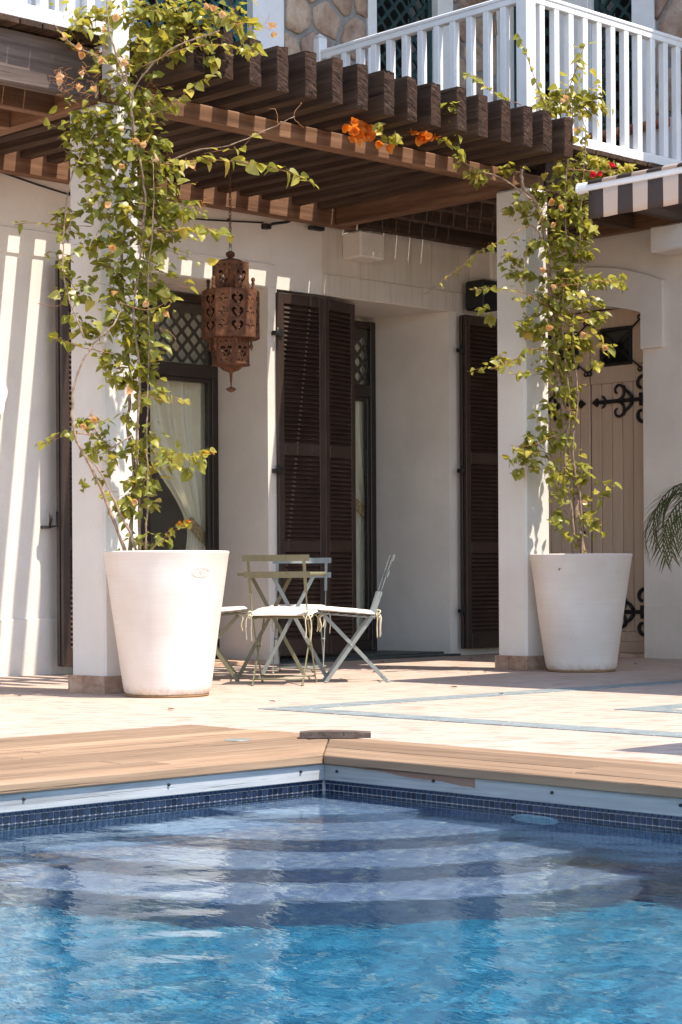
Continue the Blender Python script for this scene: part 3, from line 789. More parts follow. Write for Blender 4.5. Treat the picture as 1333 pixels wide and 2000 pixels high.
for (u0, u1, lit) in ((8.9, 10.045, 'teal'), (11.41, 12.15, 'teal_dark')):
    fr = MB()
    for (a, c, d) in ((u0 - .10 if u0 > 11 else u0 - .22, u0 + .001, -.03), (u1 - .001, u1 + (.325 if u0 < 9 else .19), -.03)):
        fr.box(a, c, YW - .034, YW - .0005, 3.88, 6.4, .006)
    fr.box(u0, u1, YW - .034, YW - .0005, 6.2, 6.4, .006)
    w_ = fr.build('window', 'white_paint', house)
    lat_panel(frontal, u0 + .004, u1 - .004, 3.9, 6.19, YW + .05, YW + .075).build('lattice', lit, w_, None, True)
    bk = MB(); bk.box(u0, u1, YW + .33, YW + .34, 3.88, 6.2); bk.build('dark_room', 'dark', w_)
fr = MB(); fr.box(XW - .034, XW - .0005, 10.455, 10.845, 4.42, 6.4, .006); fr.box(XW - .034, XW - .0005, 9.76, 9.995, 4.42, 6.4, .006); fr.box(XW - .034, XW - .0005, 10.0, 10.45, 6.2, 6.4, .006)
w_ = fr.build('window', 'white_paint', house)
side = lambda u, v, d: (d, u, v)
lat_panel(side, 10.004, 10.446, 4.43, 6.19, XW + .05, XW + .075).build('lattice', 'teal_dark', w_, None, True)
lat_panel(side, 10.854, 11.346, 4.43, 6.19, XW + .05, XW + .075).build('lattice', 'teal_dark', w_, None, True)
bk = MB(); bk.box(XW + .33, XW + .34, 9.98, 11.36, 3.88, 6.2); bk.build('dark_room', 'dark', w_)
sl_ = MB()
for i in range(8): sl_.tube([(XW - .06, 10.55 - .115 * i, 4.385), (XW - .06, 10.55 - .115 * i - .11, 4.385)], .033, 12)
sl_.box(XW - .06, XW + .1, 9.63, 10.55, 4.352, 4.418, .004); sl_.build('sill', 'terracotta', w_)

# arched timber door, two leaves
XD = 13.17
dl = []
fr = MB(); AA = arch(9.925, 11.375, 2.855, 2.968)
fr.box(XD, XD + .05, 9.925, 11.375, .03, .12, .004)
door = fr.build('door', 'door', house)
for leaf, (ya, yb) in enumerate(((9.98, 10.655), (10.665, 11.34))):
    yw0, yw1 = (10.20, 10.54) if leaf == 0 else (10.78, 11.12)
    q = MB(); q.box(XD, XD + .045, ya, yb, .12, .205, .005); q.build('bottom_rail', 'door', door)
    q = MB(); q.box(XD, XD + .045, ya, yb, 2.33, 2.475, .005); q.box(XD, XD + .045, ya, yb, 2.80, 2.955, .004)
    q.box(XD, XD + .045, ya, yw0, 2.475, 2.80, .004); q.box(XD, XD + .045, yw1, yb, 2.475, 2.80, .004)
    q.build('top_panel', 'door', door)
    n_ = 6
    for i in range(n_):
        a = ya + (yb - ya) * i / n_
        k = MB(); k.box(XD + .008, XD + .04, a + .003, a + (yb - ya) / n_ - .003, .205, 2.33, .006); k.build('plank', 'door', door)
    k = MB(); k.box(XD - .018, XD + .02, yw0 + .001, yw0 + .025, 2.476, 2.799, .003); k.box(XD - .018, XD + .02, yw1 - .025, yw1 - .001, 2.476, 2.799, .003)
    k.box(XD - .018, XD + .02, yw0 + .025, yw1 - .025, 2.774, 2.799, .003); k.box(XD - .018, XD + .02, yw0 + .025, yw1 - .025, 2.476, 2.50, .003); k.build('light_frame', 'iron', door)
    k = MB(); k.box(XD + .012, XD + .018, yw0 + .02, yw1 - .02, 2.50, 2.775); k.build('pane', 'glass', door)
    # crossed iron grille with curled ends
    k = MB(); cy, cz = (yw0 + yw1) / 2, 2.64
    for sy in (1, -1):
        for sz in (1, -1):
            ey, ez = cy + sy * .27, cz + sz * .20
            p_ = [(XD - .026, cy + sy * .02, cz + sz * .015), (XD - .026, ey, ez)]
            for a in range(0, 9): p_.append((XD - .026, ey + sy * .020 * sin(a * .62) - sy * .0, ez + sz * (.018 - .018 * cos(a * .62))))
            k.tube(p_, .0075, 8)
            p_ = [(XD - .026, ey - sy * .02 * sin(a * .62), ez + sz * (.016 - .016 * cos(a * .62))) for a in range(8)]
            k.tube(p_, .006, 6)
    k.box(XD - .036, XD - .018, -.03, .03, -.03, .03, .003, 0, T(0, cy, cz) @ Matrix.Rotation(pi / 4, 4, 'X'))
    k.build('grille', 'iron', door)
def spiral(cy, cz, r0, r1, a0, turns, w, q, x, sy=1, sz=1):
    p_ = []; rr = []
    n_ = 26
    for i in range(n_ + 1):
        t_ = i / n_; a = a0 + turns * 2 * pi * t_; r_ = r0 + (r1 - r0) * t_
        p_.append((x, cy + sy * r_ * cos(a), cz + sz * r_ * sin(a))); rr.append(w * (1 - .35 * t_))
    q.tube(p_, rr, 8)
def strap(y_h, z, sgn, y_end):
    """long fleur hinge reaching from the jamb at y_h towards the middle"""
    q = MB(); x = XD - .010
    q.box(x - .006, x + .010, min(y_h, y_h + sgn * .5), max(y_h, y_h + sgn * .5), z - .017, z + .017, .004)
    q.box(x - .007, x + .010, min(y_h - sgn * .12, y_h + sgn * .08), max(y_h - sgn * .12, y_h + sgn * .08), z - .055, z + .055, .006)
    tip = [(y_h + sgn * .585, z), (y_h + sgn * .53, z + .038), (y_h + sgn * .50, z), (y_h + sgn * .53, z - .038)]
    q.plate([tip], lambda u, v, d: (d, u, v), x - .006, x + .010)
    for sz in (1, -1):
        q.tube([(x, y_h + sgn * .44, z + sz * .01), (x, y_h + sgn * .455, z + sz * .04), (x, y_h + sgn * .478, z + sz * .055)], [.012, .010, .004], 8)
        q.tube([(x, y_h + sgn * .15, z + sz * .02), (x, y_h + sgn * .185, z + sz * .06), (x, y_h + sgn * .225, z + sz * .09), (x, y_h + sgn * .235, z + sz * .13)], [.017, .016, .010, .003], 8)
        spiral(y_h + sgn * .30, z + sz * .085, .078, .022, -pi / 2, .92, .014, q, x, -sgn, sz)
        spiral(y_h + sgn * .045, z + sz * .125, .105, .032, -pi / 2, .95, .020, q, x, -sgn, sz)
    return q
for (yh, sg) in ((10.045, 1), (11.285, -1)):
    for z in (2.17, .375): strap(yh, z, sg, 0).build('strap_hinge', 'iron', door, None, True)
b = MB(); b.tube([(XD - .03, 10.70, 1.05), (XD - .06, 10.70, 1.08), (XD - .06, 10.70, 1.2), (XD - .03, 10.70, 1.23)], .01, 8); b.build('handle', 'iron', door)
b = MB(); b.box(XD + .05, XD + .09, 9.9, 11.5, .02, 3.05); b.box(XW + .3, 13.6, 9.7, 9.72, -.1, 3.86); b.build('door_lining', 'dark', house)
b = MB(); b.box(XW + .01, XD + .05, 9.925, 11.375, -.05, .03, .005); b.build('threshold', 'travertine', house)

# wall plaque at the very edge of the picture
wp = thing('wall_plaque', 'white moulded plaque on the front wall at the edge of the picture', 'plaque', (7.66, YW - .02, 2.0))
b = MB(); q = [(.13 * cos(a) * (1 + .06 * cos(8 * a)), .19 * sin(a) * (1 + .06 * cos(8 * a))) for a in [2 * pi * i / 48 for i in range(48)]]
b.prism(q, 0, .03, 0, T(7.605, YW - .001, 1.99) @ Matrix.Rotation(pi / 2, 4, 'X')); b.build('plate', 'white_paint', wp)
b = MB(); b.lathe([(0, .045), (.04, .042), (.06, .03), (.085, .038), (.10, .028)], 0, 0, 24); b.build('rosette', 'white_paint', wp, T(7.605, YW - .001, 1.99) @ Matrix.Rotation(pi / 2, 4, 'X'))
# loudspeaker over the right hand shutter
sp = thing('loudspeaker', 'black box loudspeaker on a bracket above the right hand shutter', 'loudspeaker', (12.55, YW, 3.1))
b = MB(); b.box(12.43, 12.67, 11.22, 11.44, 2.985, 3.235, .015); b.build('cabinet', 'iron', sp)
b = MB(); b.box(12.45, 12.65, 11.212, 11.2195, 3.005, 3.215, .003); b.build('grille', plain('speaker_grille', (.008, .008, .008), .8), sp)
b = MB(); b.box(12.52, 12.58, 11.44, YW, 3.06, 3.16, .004); b.build('bracket', 'iron', sp)
b = MB(); b.tube(smooth_curve([(12.67, 11.40, 3.03), (12.78, 11.44, 3.02), (12.88, 11.48, 3.10), (12.93, 11.48, 3.2)]), .006, 6); b.build('cable', 'iron', sp)
# cable clipped along the front wall and the floodlight bracket it ends in
cb = thing('wall_cable', 'thin dark cable sagging along the front wall under the pergola', 'cable', (8.8, YW, 3.45))
b = MB(); b.tube(smooth_curve([(7.2, 11.49, 3.60), (7.69, 11.49, 3.535), (8.30, 11.49, 3.452), (9.05, 11.49, 3.408), (9.52, 11.49, 3.425), (10.15, 11.485, 3.475)], 8), .007, 6); b.build('wire', 'iron', cb)
for x in (8.3, 9.05, 9.8):
    b = MB(); b.box(x - .01, x + .01, 11.478, YW, 3.405 + abs(x - 9.1) * .05, 3.43 + abs(x - 9.1) * .05, .002); b.build('clip', 'iron', cb)
fl = thing('lamp_arm', 'small black lamp arm under the wall beam of the pergola', 'lamp bracket', (10.3, YW, 3.5))
b = MB(); b.tube([(10.17, 11.47, 3.44), (10.22, 11.45, 3.47), (10.36, 11.43, 3.50), (10.40, 11.42, 3.52)], [.012, .012, .012, .01], 8); b.build('arm', 'iron', fl)
b = MB(); b.box(10.14, 10.20, 11.44, YW - .001, 3.425, 3.465, .004); b.build('plate', 'iron', fl)
b = MB(); b.box(10.60, 10.74, 11.40, 11.46, 3.47, 3.50, .005); b.build('lamp_head', 'iron', fl)
# ------------------------------------------------------------------ pillars
def pillar(x0, x1, y0, y1, label):
    p_ = thing('pillar', label, 'pillar', ((x0 + x1) / 2, (y0 + y1) / 2, 0), 'square white pillars carrying the pergola')
    b = MB(); b.box(x0, x1, y0, y1, -.05, 3.497, .016); b.build('shaft', 'pillar', p_)
    h = .105; th = .016
    for face in range(4):
        a0, a1 = (x0 - th, x1 + th) if face % 2 == 0 else (y0, y1)
        cut = a0 + (a1 - a0) * rnd.uniform(.4, .62)
        for s0, s1 in ((a0, cut - .001), (cut + .001, a1)):
            q = MB()
            if face == 0: q.box(s0, s1, y0 - th, y0, 0, h, .002)
            if face == 2: q.box(s0, s1, y1, y1 + th, 0, h, .002)
            if face == 1: q.box(x0 - th, x0, s0, s1, 0, h, .002)
            if face == 3: q.box(x1, x1 + th, s0, s1, 0, h, .002)
            q.build('skirting_tile', 'travertine', p_)
    return p_
pillar(6.925, 7.20, YP, 9.60, 'square white pillar behind the left planter, wrapped in a flowering vine')
pillar(10.68, 10.95, YP - .03, 9.52, 'square white pillar behind the right planter, in front of the arched door')

# ------------------------------------------------------------------ pergola
perg = thing('pergola', 'dark timber pergola of close set rafters between the two balconies', 'pergola', (8.8, 10.2, 3.5))
def beam(name, x0, x1, y0, y1, z0, z1, mats, ch=.006, parent=None, **k):
    q = MB(); q.box(x0, x1, y0, y1, z0, z1, ch, **k)
    cx, cy, cz = (x0 + x1) / 2, (y0 + y1) / 2, (z0 + z1) / 2
    q.v = [(x - cx, y - cy, z - cz) for x, y, z in q.v]
    return q.build(name, mats, parent or perg, T(cx, cy, cz))
beam('header_beam', 6.93, 10.94, YP, YP + .11, 3.501, 3.607, 'raft_x')
beam('ledger_beam', 7.02, 11.00, 11.30, 11.40, 3.50, 3.78, 'raft_x')
beam('cross_beam', 6.93, 7.01, 9.383, 11.42, 3.501, 3.70, 'raft_y')
beam('cross_beam', 10.752, 10.87, 9.383, 11.29, 3.501, 3.76, 'raft_y')
for k in range(16):
    x1 = 7.24 + .2235 * k + rnd.uniform(-.005, .005); x0 = x1 - .094 + rnd.uniform(-.003, .003)
    ye = 8.70 + rnd.uniform(-.012, .012); skew = {14: -.01, 15: -.06}.get(k, .08)
    q = MB(); zt = 3.892 + rnd.uniform(-.008, .008)
    # a worn end: the sawn face is a grid of its own, roughened
    cx, cy, cz = (x0 + x1) / 2, (ye + 11.298) / 2, (3.61 + zt) / 2
    n1, n2 = 5, 11; c_ = .006
    vs = []; fs = []
    ring_ = []
    ys_ = [ye + .004, ye + .02, ye + .30, 9.6, 10.5, 11.298]
    prof = []
    for i in range(n1): prof.append((x0 + (x1 - x0) * i / (n1 - 1), 3.61))
    for j in range(1, n2): prof.append((x1, 3.61 + (zt - 3.61) * j / (n2 - 1)))
    for i in range(1, n1): prof.append((x1 - (x1 - x0) * i / (n1 - 1), zt))
    for j in range(1, n2 - 1): prof.append((x0, zt - (zt - 3.61) * j / (n2 - 1)))
    m_ = len(prof)
    for a, y in enumerate(ys_):
        for x, z in prof:
            w_ = .006 if a == 0 else .0025
            nz = noise.noise(Vector((x * 9 + k, y * 2.5, z * 14))) * w_
            top = (z > zt - .001)
            sag = -abs(noise.noise(Vector((x * 13 + k * 3, y * 6, 7)))) * (.022 if a < 3 else .008) if top else 0
            ins = .0025 if a == 0 else 0
            vs.append((x + (cx - x) * ins / .05 + nz - cx - skew * max(0, y - 9.2) / 2.1, y - cy, z + nz * .6 + sag - cz))
    for a in range(len(ys_) - 1):
        for i in range(m_):
            j = (i + 1) % m_; fs.append((a * m_ + i, a * m_ + j, (a + 1) * m_ + j, (a + 1) * m_ + i))
    q.add(vs, fs)
    # sawn end
    g = {}; ev = []
    for i in range(n1):
        for j in range(n2):
            x = x0 + (x1 - x0) * i / (n1 - 1); z = 3.61 + (zt - 3.61) * j / (n2 - 1)
            edge = i in (0, n1 - 1) or j in (0, n2 - 1)
            dy = 0 if edge else noise.noise(Vector((x * 30, k * 5., z * 26))) * .006 - .004
            if j >= n2 - 2: dy += .012 * abs(noise.noise(Vector((x * 25, k, 3))))
            g[i, j] = len(ev)
            nz = noise.noise(Vector((x * 9 + k, ys_[0] * 2.5, z * 14))) * .006
            sag = -abs(noise.noise(Vector((x * 13 + k * 3, ys_[0] * 6, 7)))) * .022 if j == n2 - 1 else 0
            ev.append((x + (cx - x) * .05 + nz - cx, ye + .004 + dy - cy, z + nz * .6 + sag - cz))
    q.add(ev, [(g[i, j], g[i + 1, j], g[i + 1, j + 1], g[i, j + 1]) for i in range(n1 - 1) for j in range(n2 - 1)], 1)
    q.add([(x0 - cx - skew, 11.298 - cy, 3.61 - cz), (x1 - cx - skew, 11.298 - cy, 3.61 - cz), (x1 - cx - skew, 11.298 - cy, zt - cz), (x0 - cx - skew, 11.298 - cy, zt - cz)], [(3, 2, 1, 0)])
    q.build('rafter', ['beam_y', 'end'], perg, T(cx, cy, cz))

# ------------------------------------------------------------------ balconies
BAL = MB(); BAL.box(-.0275, .0275, -.0275, .0275, 0, .895, .004)
balme = BAL.mesh('baluster', 'white_paint')
def rail_bar(q, x0, x1, y0, y1, z0, z1): q.box(x0, x1, y0, y1, z0, z1, .01)
def deckboards(parent, x0, x1, y0, y1):
    n = round((x1 - x0) / .151)
    for i in range(n):
        a = x0 + (x1 - x0) * i / n
        beam('deck_board', a, a + (x1 - x0) / n - .0075, y0 + rnd.uniform(-.006, .006), y1, 3.812, 3.850, 'old_edge' if False else 'beam_y', .004, parent)
# right balcony
rb = thing('balcony', 'white railed balcony over the arched door, right of the pergola', 'balcony', (11.8, 10.2, 3.5), 'white railed balconies')
XC, YC = 10.722, 9.25
beam('fascia_beam', 10.96, XW - .002, YP, YP + .09, 3.501, 3.805, 'beam_x', .006, rb)
for y in (9.79, 10.26, 10.70): beam('joist', 10.872, 12.66, y, y + .08, 3.501, 3.805, 'beam_x', .005, rb)
beam('ledger_beam', 11.002, 12.66, 11.20, 11.29, 3.501, 3.805, 'beam_x', .005, rb)
beam('ledger_beam', 12.70, 12.80, 7.2, 11.29, 3.501, 3.80, 'raft_y', .006, rb)
deckboards(rb, 10.765, XW - .004, 9.14, YW - .004)
q = MB(); q.box(XC - .052, XC + .052, YC - .052, YC + .052, 3.853, 5.15, .006); q.build('post', 'white_paint', rb)
q = MB(); q.box(XC - .045, XC + .045, 11.39, 11.48, 3.853, 5.02, .006)
q.add([(XC - .045, 11.39, 5.02), (XC + .045, 11.39, 5.02), (XC + .045, 11.48, 5.02), (XC - .045, 11.48, 5.02), (XC, 11.435, 5.06)], [(0, 1, 4), (1, 2, 4), (2, 3, 4), (3, 0, 4)]); q.build('post', 'white_paint', rb)
def handrail(parent, along, a0, a1, c, zt=4.915):
    q = MB()
    if along == 'x': q.box(a0, a1, c - .036, c + .036, zt - .032, zt, .008); q.box(a0, a1, c - .030, c + .030, zt - .075, zt - .032, .005)
    else: q.box(c - .036, c + .036, a0, a1, zt - .032, zt, .008); q.box(c - .030, c + .030, a0, a1, zt - .075, zt - .032, .005)
    q.build('handrail', 'white_paint', parent)
    q = MB()
    if along == 'x': q.box(a0, a1, c - .035, c + .035, 3.853, 3.945, .008)
    else: q.box(c - .035, c + .035, a0, a1, 3.853, 3.945, .008)
    q.build('bottom_rail', 'white_paint', parent)
handrail(rb, 'x', XC + .053, XW - .003, YC); handrail(rb, 'y', YC + .053, 11.389, XC)
for i in range(13): put('baluster', balme, rb, T(10.875 + .1645 * i, YC, 3.945))
for i in range(12): put('baluster', balme, rb, T(XC, 9.452 + .168 * i, 3.945))
# left balcony
lb = thing('balcony', 'white railed balcony over weathered beams, left of the pergola', 'balcony', (5.5, 10.2, 3.5), 'white railed balconies')
beam('fascia_beam', 2.5, 6.918, YP, YP + .09, 3.501, 3.805, 'old_edge', .008, lb)
for y in (9.75, 10.22, 10.70): beam('joist', 2.5, 6.928, y, y + .08, 3.501, 3.805, 'raft_x', .005, lb)
beam('ledger_beam', 2.5, 7.018, 11.30, 11.40, 3.501, 3.80, 'raft_x', .005, lb)
deckboards(lb, 2.5, 6.90, 9.17, YW - .004)
q = MB(); q.box(6.925, 7.055, 9.16, YP - .002, 3.535, 5.15, .006); q.build('post', 'white_paint', lb)
handrail(lb, 'x', 2.5, 6.924, 9.235)
handrail(lb, 'y', YP + .02, YW - .003, 6.985)
for i in range(20): put('baluster', balme, lb, T(6.81 - .1645 * i, 9.235, 3.945))
for i in range(11): put('baluster', balme, lb, T(6.985, 9.50 + .168 * i, 3.945))

# ------------------------------------------------------------------ louvred shutters
slat_me = {}
def slat_mesh(w):
    k = round(w, 3)
    if k not in slat_me:
        q = MB(); q.box(-k / 2, k / 2, -.028, .028, -.0045, .0045, .002); slat_me[k] = q.mesh('slat', 'brown_paint')
    return slat_me[k]
def shutter_leaf(parent, mx, w, slats=True, z0=.06, z1=2.94):
    q = MB(); st = .062; th = .034
    q.box(0, st, -th / 2, th / 2, z0, z1, .004); q.box(w - st, w, -th / 2, th / 2, z0, z1, .004)
    q.box(st, w - st, -th / 2, th / 2, z1 - .085, z1, .004); q.box(st, w - st, -th / 2, th / 2, 1.655, 1.752, .004); q.box(st, w - st, -th / 2, th / 2, .885, .975, .004); q.box(st, w - st, -th / 2, th / 2, z0, z0 + .13, .004)
    if not slats: q.box(st, w - st, -.006, .006, z0 + .13, 1.655); q.box(st, w - st, -.006, .006, 1.752, z1 - .085)
    lf = q.build('leaf', 'brown_paint', parent, mx)
    if slats:
        me = slat_mesh(w - 2 * st - .002)
        for a, b_ in ((z0 + .13, .885), (.975, 1.655), (1.752, z1 - .085)):
            n = round((b_ - a) / .0365)
            for i in range(n):
                z = a + (b_ - a) * (i + .5) / n
                put('slat', me, lf, mx @ T(w / 2, 0, z) @ Matrix.Rotation(radians(54) + rnd.uniform(-.02, .02), 4, 'X'))
    return lf
def hinge(parent, x, z, y=None):
    q = MB(); y = YW if y is None else y
    q.box(x - .018, x + .03, y - .052, y - .045, z - .03, z + .03, .002); q.tube([(x - .022, y - .04, z - .04), (x - .022, y - .04, z + .04)], .011, 10)
    q.box(x - .058, x - .022, y - .045, y - .003, z - .022, z + .012, .003); q.build('hinge', 'iron', parent)
s1 = thing('louvred_shutter', 'dark brown folding louvred shutter drawn half across the doorway, beside the lantern', 'shutter', (10.28, YW, 0), 'dark brown louvred shutters')
m1 = T(10.285, YW - .02, 0); shutter_leaf(s1, m1, .505)
m2 = T(10.795, YW - .015, 0) @ Rz(radians(13)); shutter_leaf(s1, m2, .445)
for z in (2.62, 1.53, .36): hinge(s1, 10.295, z)
s2 = thing('louvred_shutter', 'dark brown louvred shutter folded open against the wall left of the right pillar', 'shutter', (12.36, YW, 0), 'dark brown louvred shutters')
shutter_leaf(s2, T(12.375, YW - .105, 0), .54); shutter_leaf(s2, T(12.375, YW - .058, 0), .54, False)
for z in (2.64, 1.60, .39): hinge(s2, 12.385, z, YW - .05)
s3 = thing('louvred_shutter', 'dark brown louvred shutter held open by a wall hook, behind the left pillar', 'shutter', (8.09, YW, 0), 'dark brown louvred shutters')
shutter_leaf(s3, T(8.085, YW - .185, 0), .47); shutter_leaf(s3, T(8.085, YW - .135, 0), .47, False); shutter_leaf(s3, T(8.50, YW - .09, 0) @ Rz(radians(8)), .12, False)
q = MB(); q.tube([(8.04, YW, 1.05), (8.04, YW - .10, 1.05), (8.04, YW - .115, 1.10), (8.04, YW - .115, 1.15)], .011, 8); q.tube([(8.04, YW - .09, 1.055), (8.085, YW - .13, 1.055), (8.085, YW - .13, 1.16)], .010, 8); q.build('wall_hook', 'iron', s3)

# ------------------------------------------------------------------ awning
aw = thing('awning', 'striped cloth awning with white front bar reaching out below the right balcony', 'awning', (11, 6, 3.3))
ax, az, ay = 9.43, 3.085, 7.70
q = MB(); prof = [(.64 * x_, .64 * z_) for x_, z_ in [(-.050, -.012), (-.046, -.040), (-.015, -.052), (.03, -.050), (.05, -.03), (.05, .03), (.02, .048), (-.02, .046), (-.042, .022)]]
q.prism(prof, 0, 4.6, 0, T(ax, ay, az) @ Matrix.Rotation(pi / 2, 4, 'X')); q.build('front_bar', 'white_paint', aw, None, True)
q = MB(); q.prism([(x * 1.06, z * 1.06) for x, z in prof], 0, .012, 0, T(ax, ay + .012, az) @ Matrix.Rotation(pi / 2, 4, 'X')); q.build('end_cap', 'white_paint', aw, None, True)
q = MB(); n = 60; vs = []; fs = []
y_a, y_b = 7.617, 3.2
for i in range(n + 1):
    y = y_a + (y_b - y_a) * i / n
    for j in range(5):
        z = az - .030 - .175 * j / 4
        wv_ = .006 * sin(y * 27.8 + 1) * j / 4
        vs.append((ax - .02 + wv_, y, z))
for i in range(n):
    for j in range(4): fs.append((i * 5 + j, i * 5 + j + 1, i * 5 + j + 6, i * 5 + j + 5))
q.add(vs, fs, 0, True); vo = q.build('valance', 'awning', aw)
md = vo.modifiers.new('cloth', 'SOLIDIFY'); md.thickness = .002
q = MB(); vs = []; fs = []; m_ = 14
path = [(ax - .033, az + .008), (ax - .029, az + .024), (ax - .012, az + .035)] + [(ax + (12.80 - ax) * t_, az + .036 + .70 * t_ - .10 * sin(pi * t_)) for t_ in [i / m_ for i in range(m_ + 1)]]
for y in (y_a, y_b):
    for x, z in path: vs.append((x, y, z))
k = len(path); fs = [(i, i + 1, k + i + 1, k + i) for i in range(k - 1)]
q.add(vs, fs, 0, True); co = q.build('canopy', 'awning', aw); md = co.modifiers.new('cloth', 'SOLIDIFY'); md.thickness = .002
q = MB(); q.bar((ax + .04, 7.3, az - .01), (11.2, 6.4, 3.32), .05, .04, (0, 0, 1), 0, .006); q.bar((11.2, 6.4, 3.30), (12.8, 7.1, 3.66), .05, .04, (0, 0, 1), 0, .006); q.build('arm', 'white_paint', aw)
q = MB(); q.box(12.78, XW - .002, 3.2, 7.18, 3.806, 3.93, .02); q.build('cassette', 'white_paint', aw)
# ------------------------------------------------------------------ planters
def planter(cx, cy, label, seed):
    p_ = thing('planter', label, 'planter', (cx, cy, 0), 'tall tapered cream planters')
    prof = [(0, .012), (.225, .012), (.240, .016), (.250, .03), (.2565, .06), (.262, .10)]
    for i in range(1, 9): prof.append((.262 + (.361 - .262) * i / 8, .10 + (.815 - .10) * i / 8))
    prof += [(.3645, .826), (.3650, .832), (.3630, .837), (.3560, .8385), (.342, .8375), (.336, .832), (.333, .82), (.325, .74), (.30, .70)]
    q = MB(); q.lathe(prof, cx, cy, 96)
    r_ = random.Random(seed)
    q.v = [(x + .0025 * sin(3 * z + seed) , y + .002 * sin(5 * z), z) for x, y, z in q.v]
    q.build('pot', 'pot', p_)
    q = MB(); q.lathe([(0, 0), (.236, 0), (.243, .004), (.243, .013), (0, .013)], cx, cy, 64); q.build('foot', plain('pot_foot', (.30, .17, .08), .9), p_)
    q = MB(); q.lathe([(0, .765), (.15, .765 + .01), (.31, .755), (.318, .74)], cx, cy, 40); q.build('soil', 'soil', p_)
    # maker's stamp: an oval ring pressed in the clay with a small squiggle
    a0 = YAW + pi + .68
    def on(u, v, lift=.0015):
        z = .715 + v; rr = .262 + (.361 - .262) * (z - .10) / .715 + lift; a = a0 + u / .35
        return (cx + rr * cos(a), cy + rr * sin(a), z)
    q = MB(); q.tube([on(.060 * cos(t_), .026 * sin(t_)) for t_ in [2 * pi * i / 40 for i in range(41)]], .0014, 6)
    q.tube([on(.052 * cos(t_), .020 * sin(t_)) for t_ in [2 * pi * i / 40 for i in range(41)]], .0009, 6)
    q.tube([on(-.034 + .068 * i / 24, .008 * sin(i * 1.1) * (1 - i / 40)) for i in range(25)], .0012, 6)
    q.tube([on(.0 + .008 * cos(i), -.002 + .014 * sin(i * .7)) for i in range(9)], .002, 6)
    q.build('stamp', 'pot', p_)
    return p_
planter(7.075, 8.87, 'tall cream planter in the sun beside the left pillar, holding the big flowering vine', 1)
planter(10.87, 8.89, 'tall cream planter in the shade before the arched door, holding the slimmer vine', 4)

# ------------------------------------------------------------------ lantern
lx, ly = 9.10, 10.655
lan = thing('hanging_lantern', 'rusty pierced metal lantern with three tiers hanging on a chain from the pergola', 'lantern', (lx, ly, 2.0))
chain = MB(); lm = MB()
z = 3.615; i = 0
tor = MB()
pp = [(.009 * cos(t_), 0, .017 * sin(t_)) for t_ in [2 * pi * k / 12 for k in range(13)]]
tor.tube(pp, .0032, 6, 0, False); lme = tor.mesh('link', 'rust')
while z > 3.07:
    put('link', lme, lan, T(lx, ly, z - .017) @ Rz((i % 2) * pi / 2 + .3)); z -= .0275; i += 1
q = MB(); q.tube([(lx + .012 * sin(t_), ly, 3.045 + .03 * cos(t_)) for t_ in [2 * pi * k / 16 for k in range(17)]], .004, 6); q.build('ring', 'sage', lan)
q = MB(); q.lathe([(.012, 3.03), (.03, 3.02), (.034, 3.005), (.028, 2.99), (.015, 2.985), (.03, 2.975), (.075, 2.965), (.11, 2.945), (.115, 2.935)], lx, ly, 28); q.build('cap', 'rust', lan)
def heart(cx, cy, s, flip=1):
    return [(cx + s * .062 * 16 * sin(t_) ** 3 * .5, cy + flip * s * .031 * (13 * cos(t_) - 5 * cos(2 * t_) - 2 * cos(3 * t_) - cos(4 * t_))) for t_ in [2 * pi * k / 16 for k in range(16)]]
def drop(cx, cy, a, b_, rot=0):
    return [(cx + a * cos(t_) * cos(rot) - b_ * sin(t_) * sin(rot), cy + a * cos(t_) * sin(rot) + b_ * sin(t_) * cos(rot)) for t_ in [2 * pi * k / 8 for k in range(8)]]
def comma(cx, cy, s, m):
    # a curled slot
    out = []; n = 10
    for i in range(n + 1):
        a = -.9 + 3.9 * i / n; r_ = s * (1 - .35 * i / n); out.append((cx + m * r_ * cos(a), cy + r_ * sin(a)))
    for i in range(n, -1, -1):
        a = -.9 + 3.9 * i / n; r_ = s * (1 - .35 * i / n) - s * .34 * sin(pi * (i + .8) / (n + 1.6)); out.append((cx + m * r_ * cos(a), cy + r_ * sin(a)))
    return out
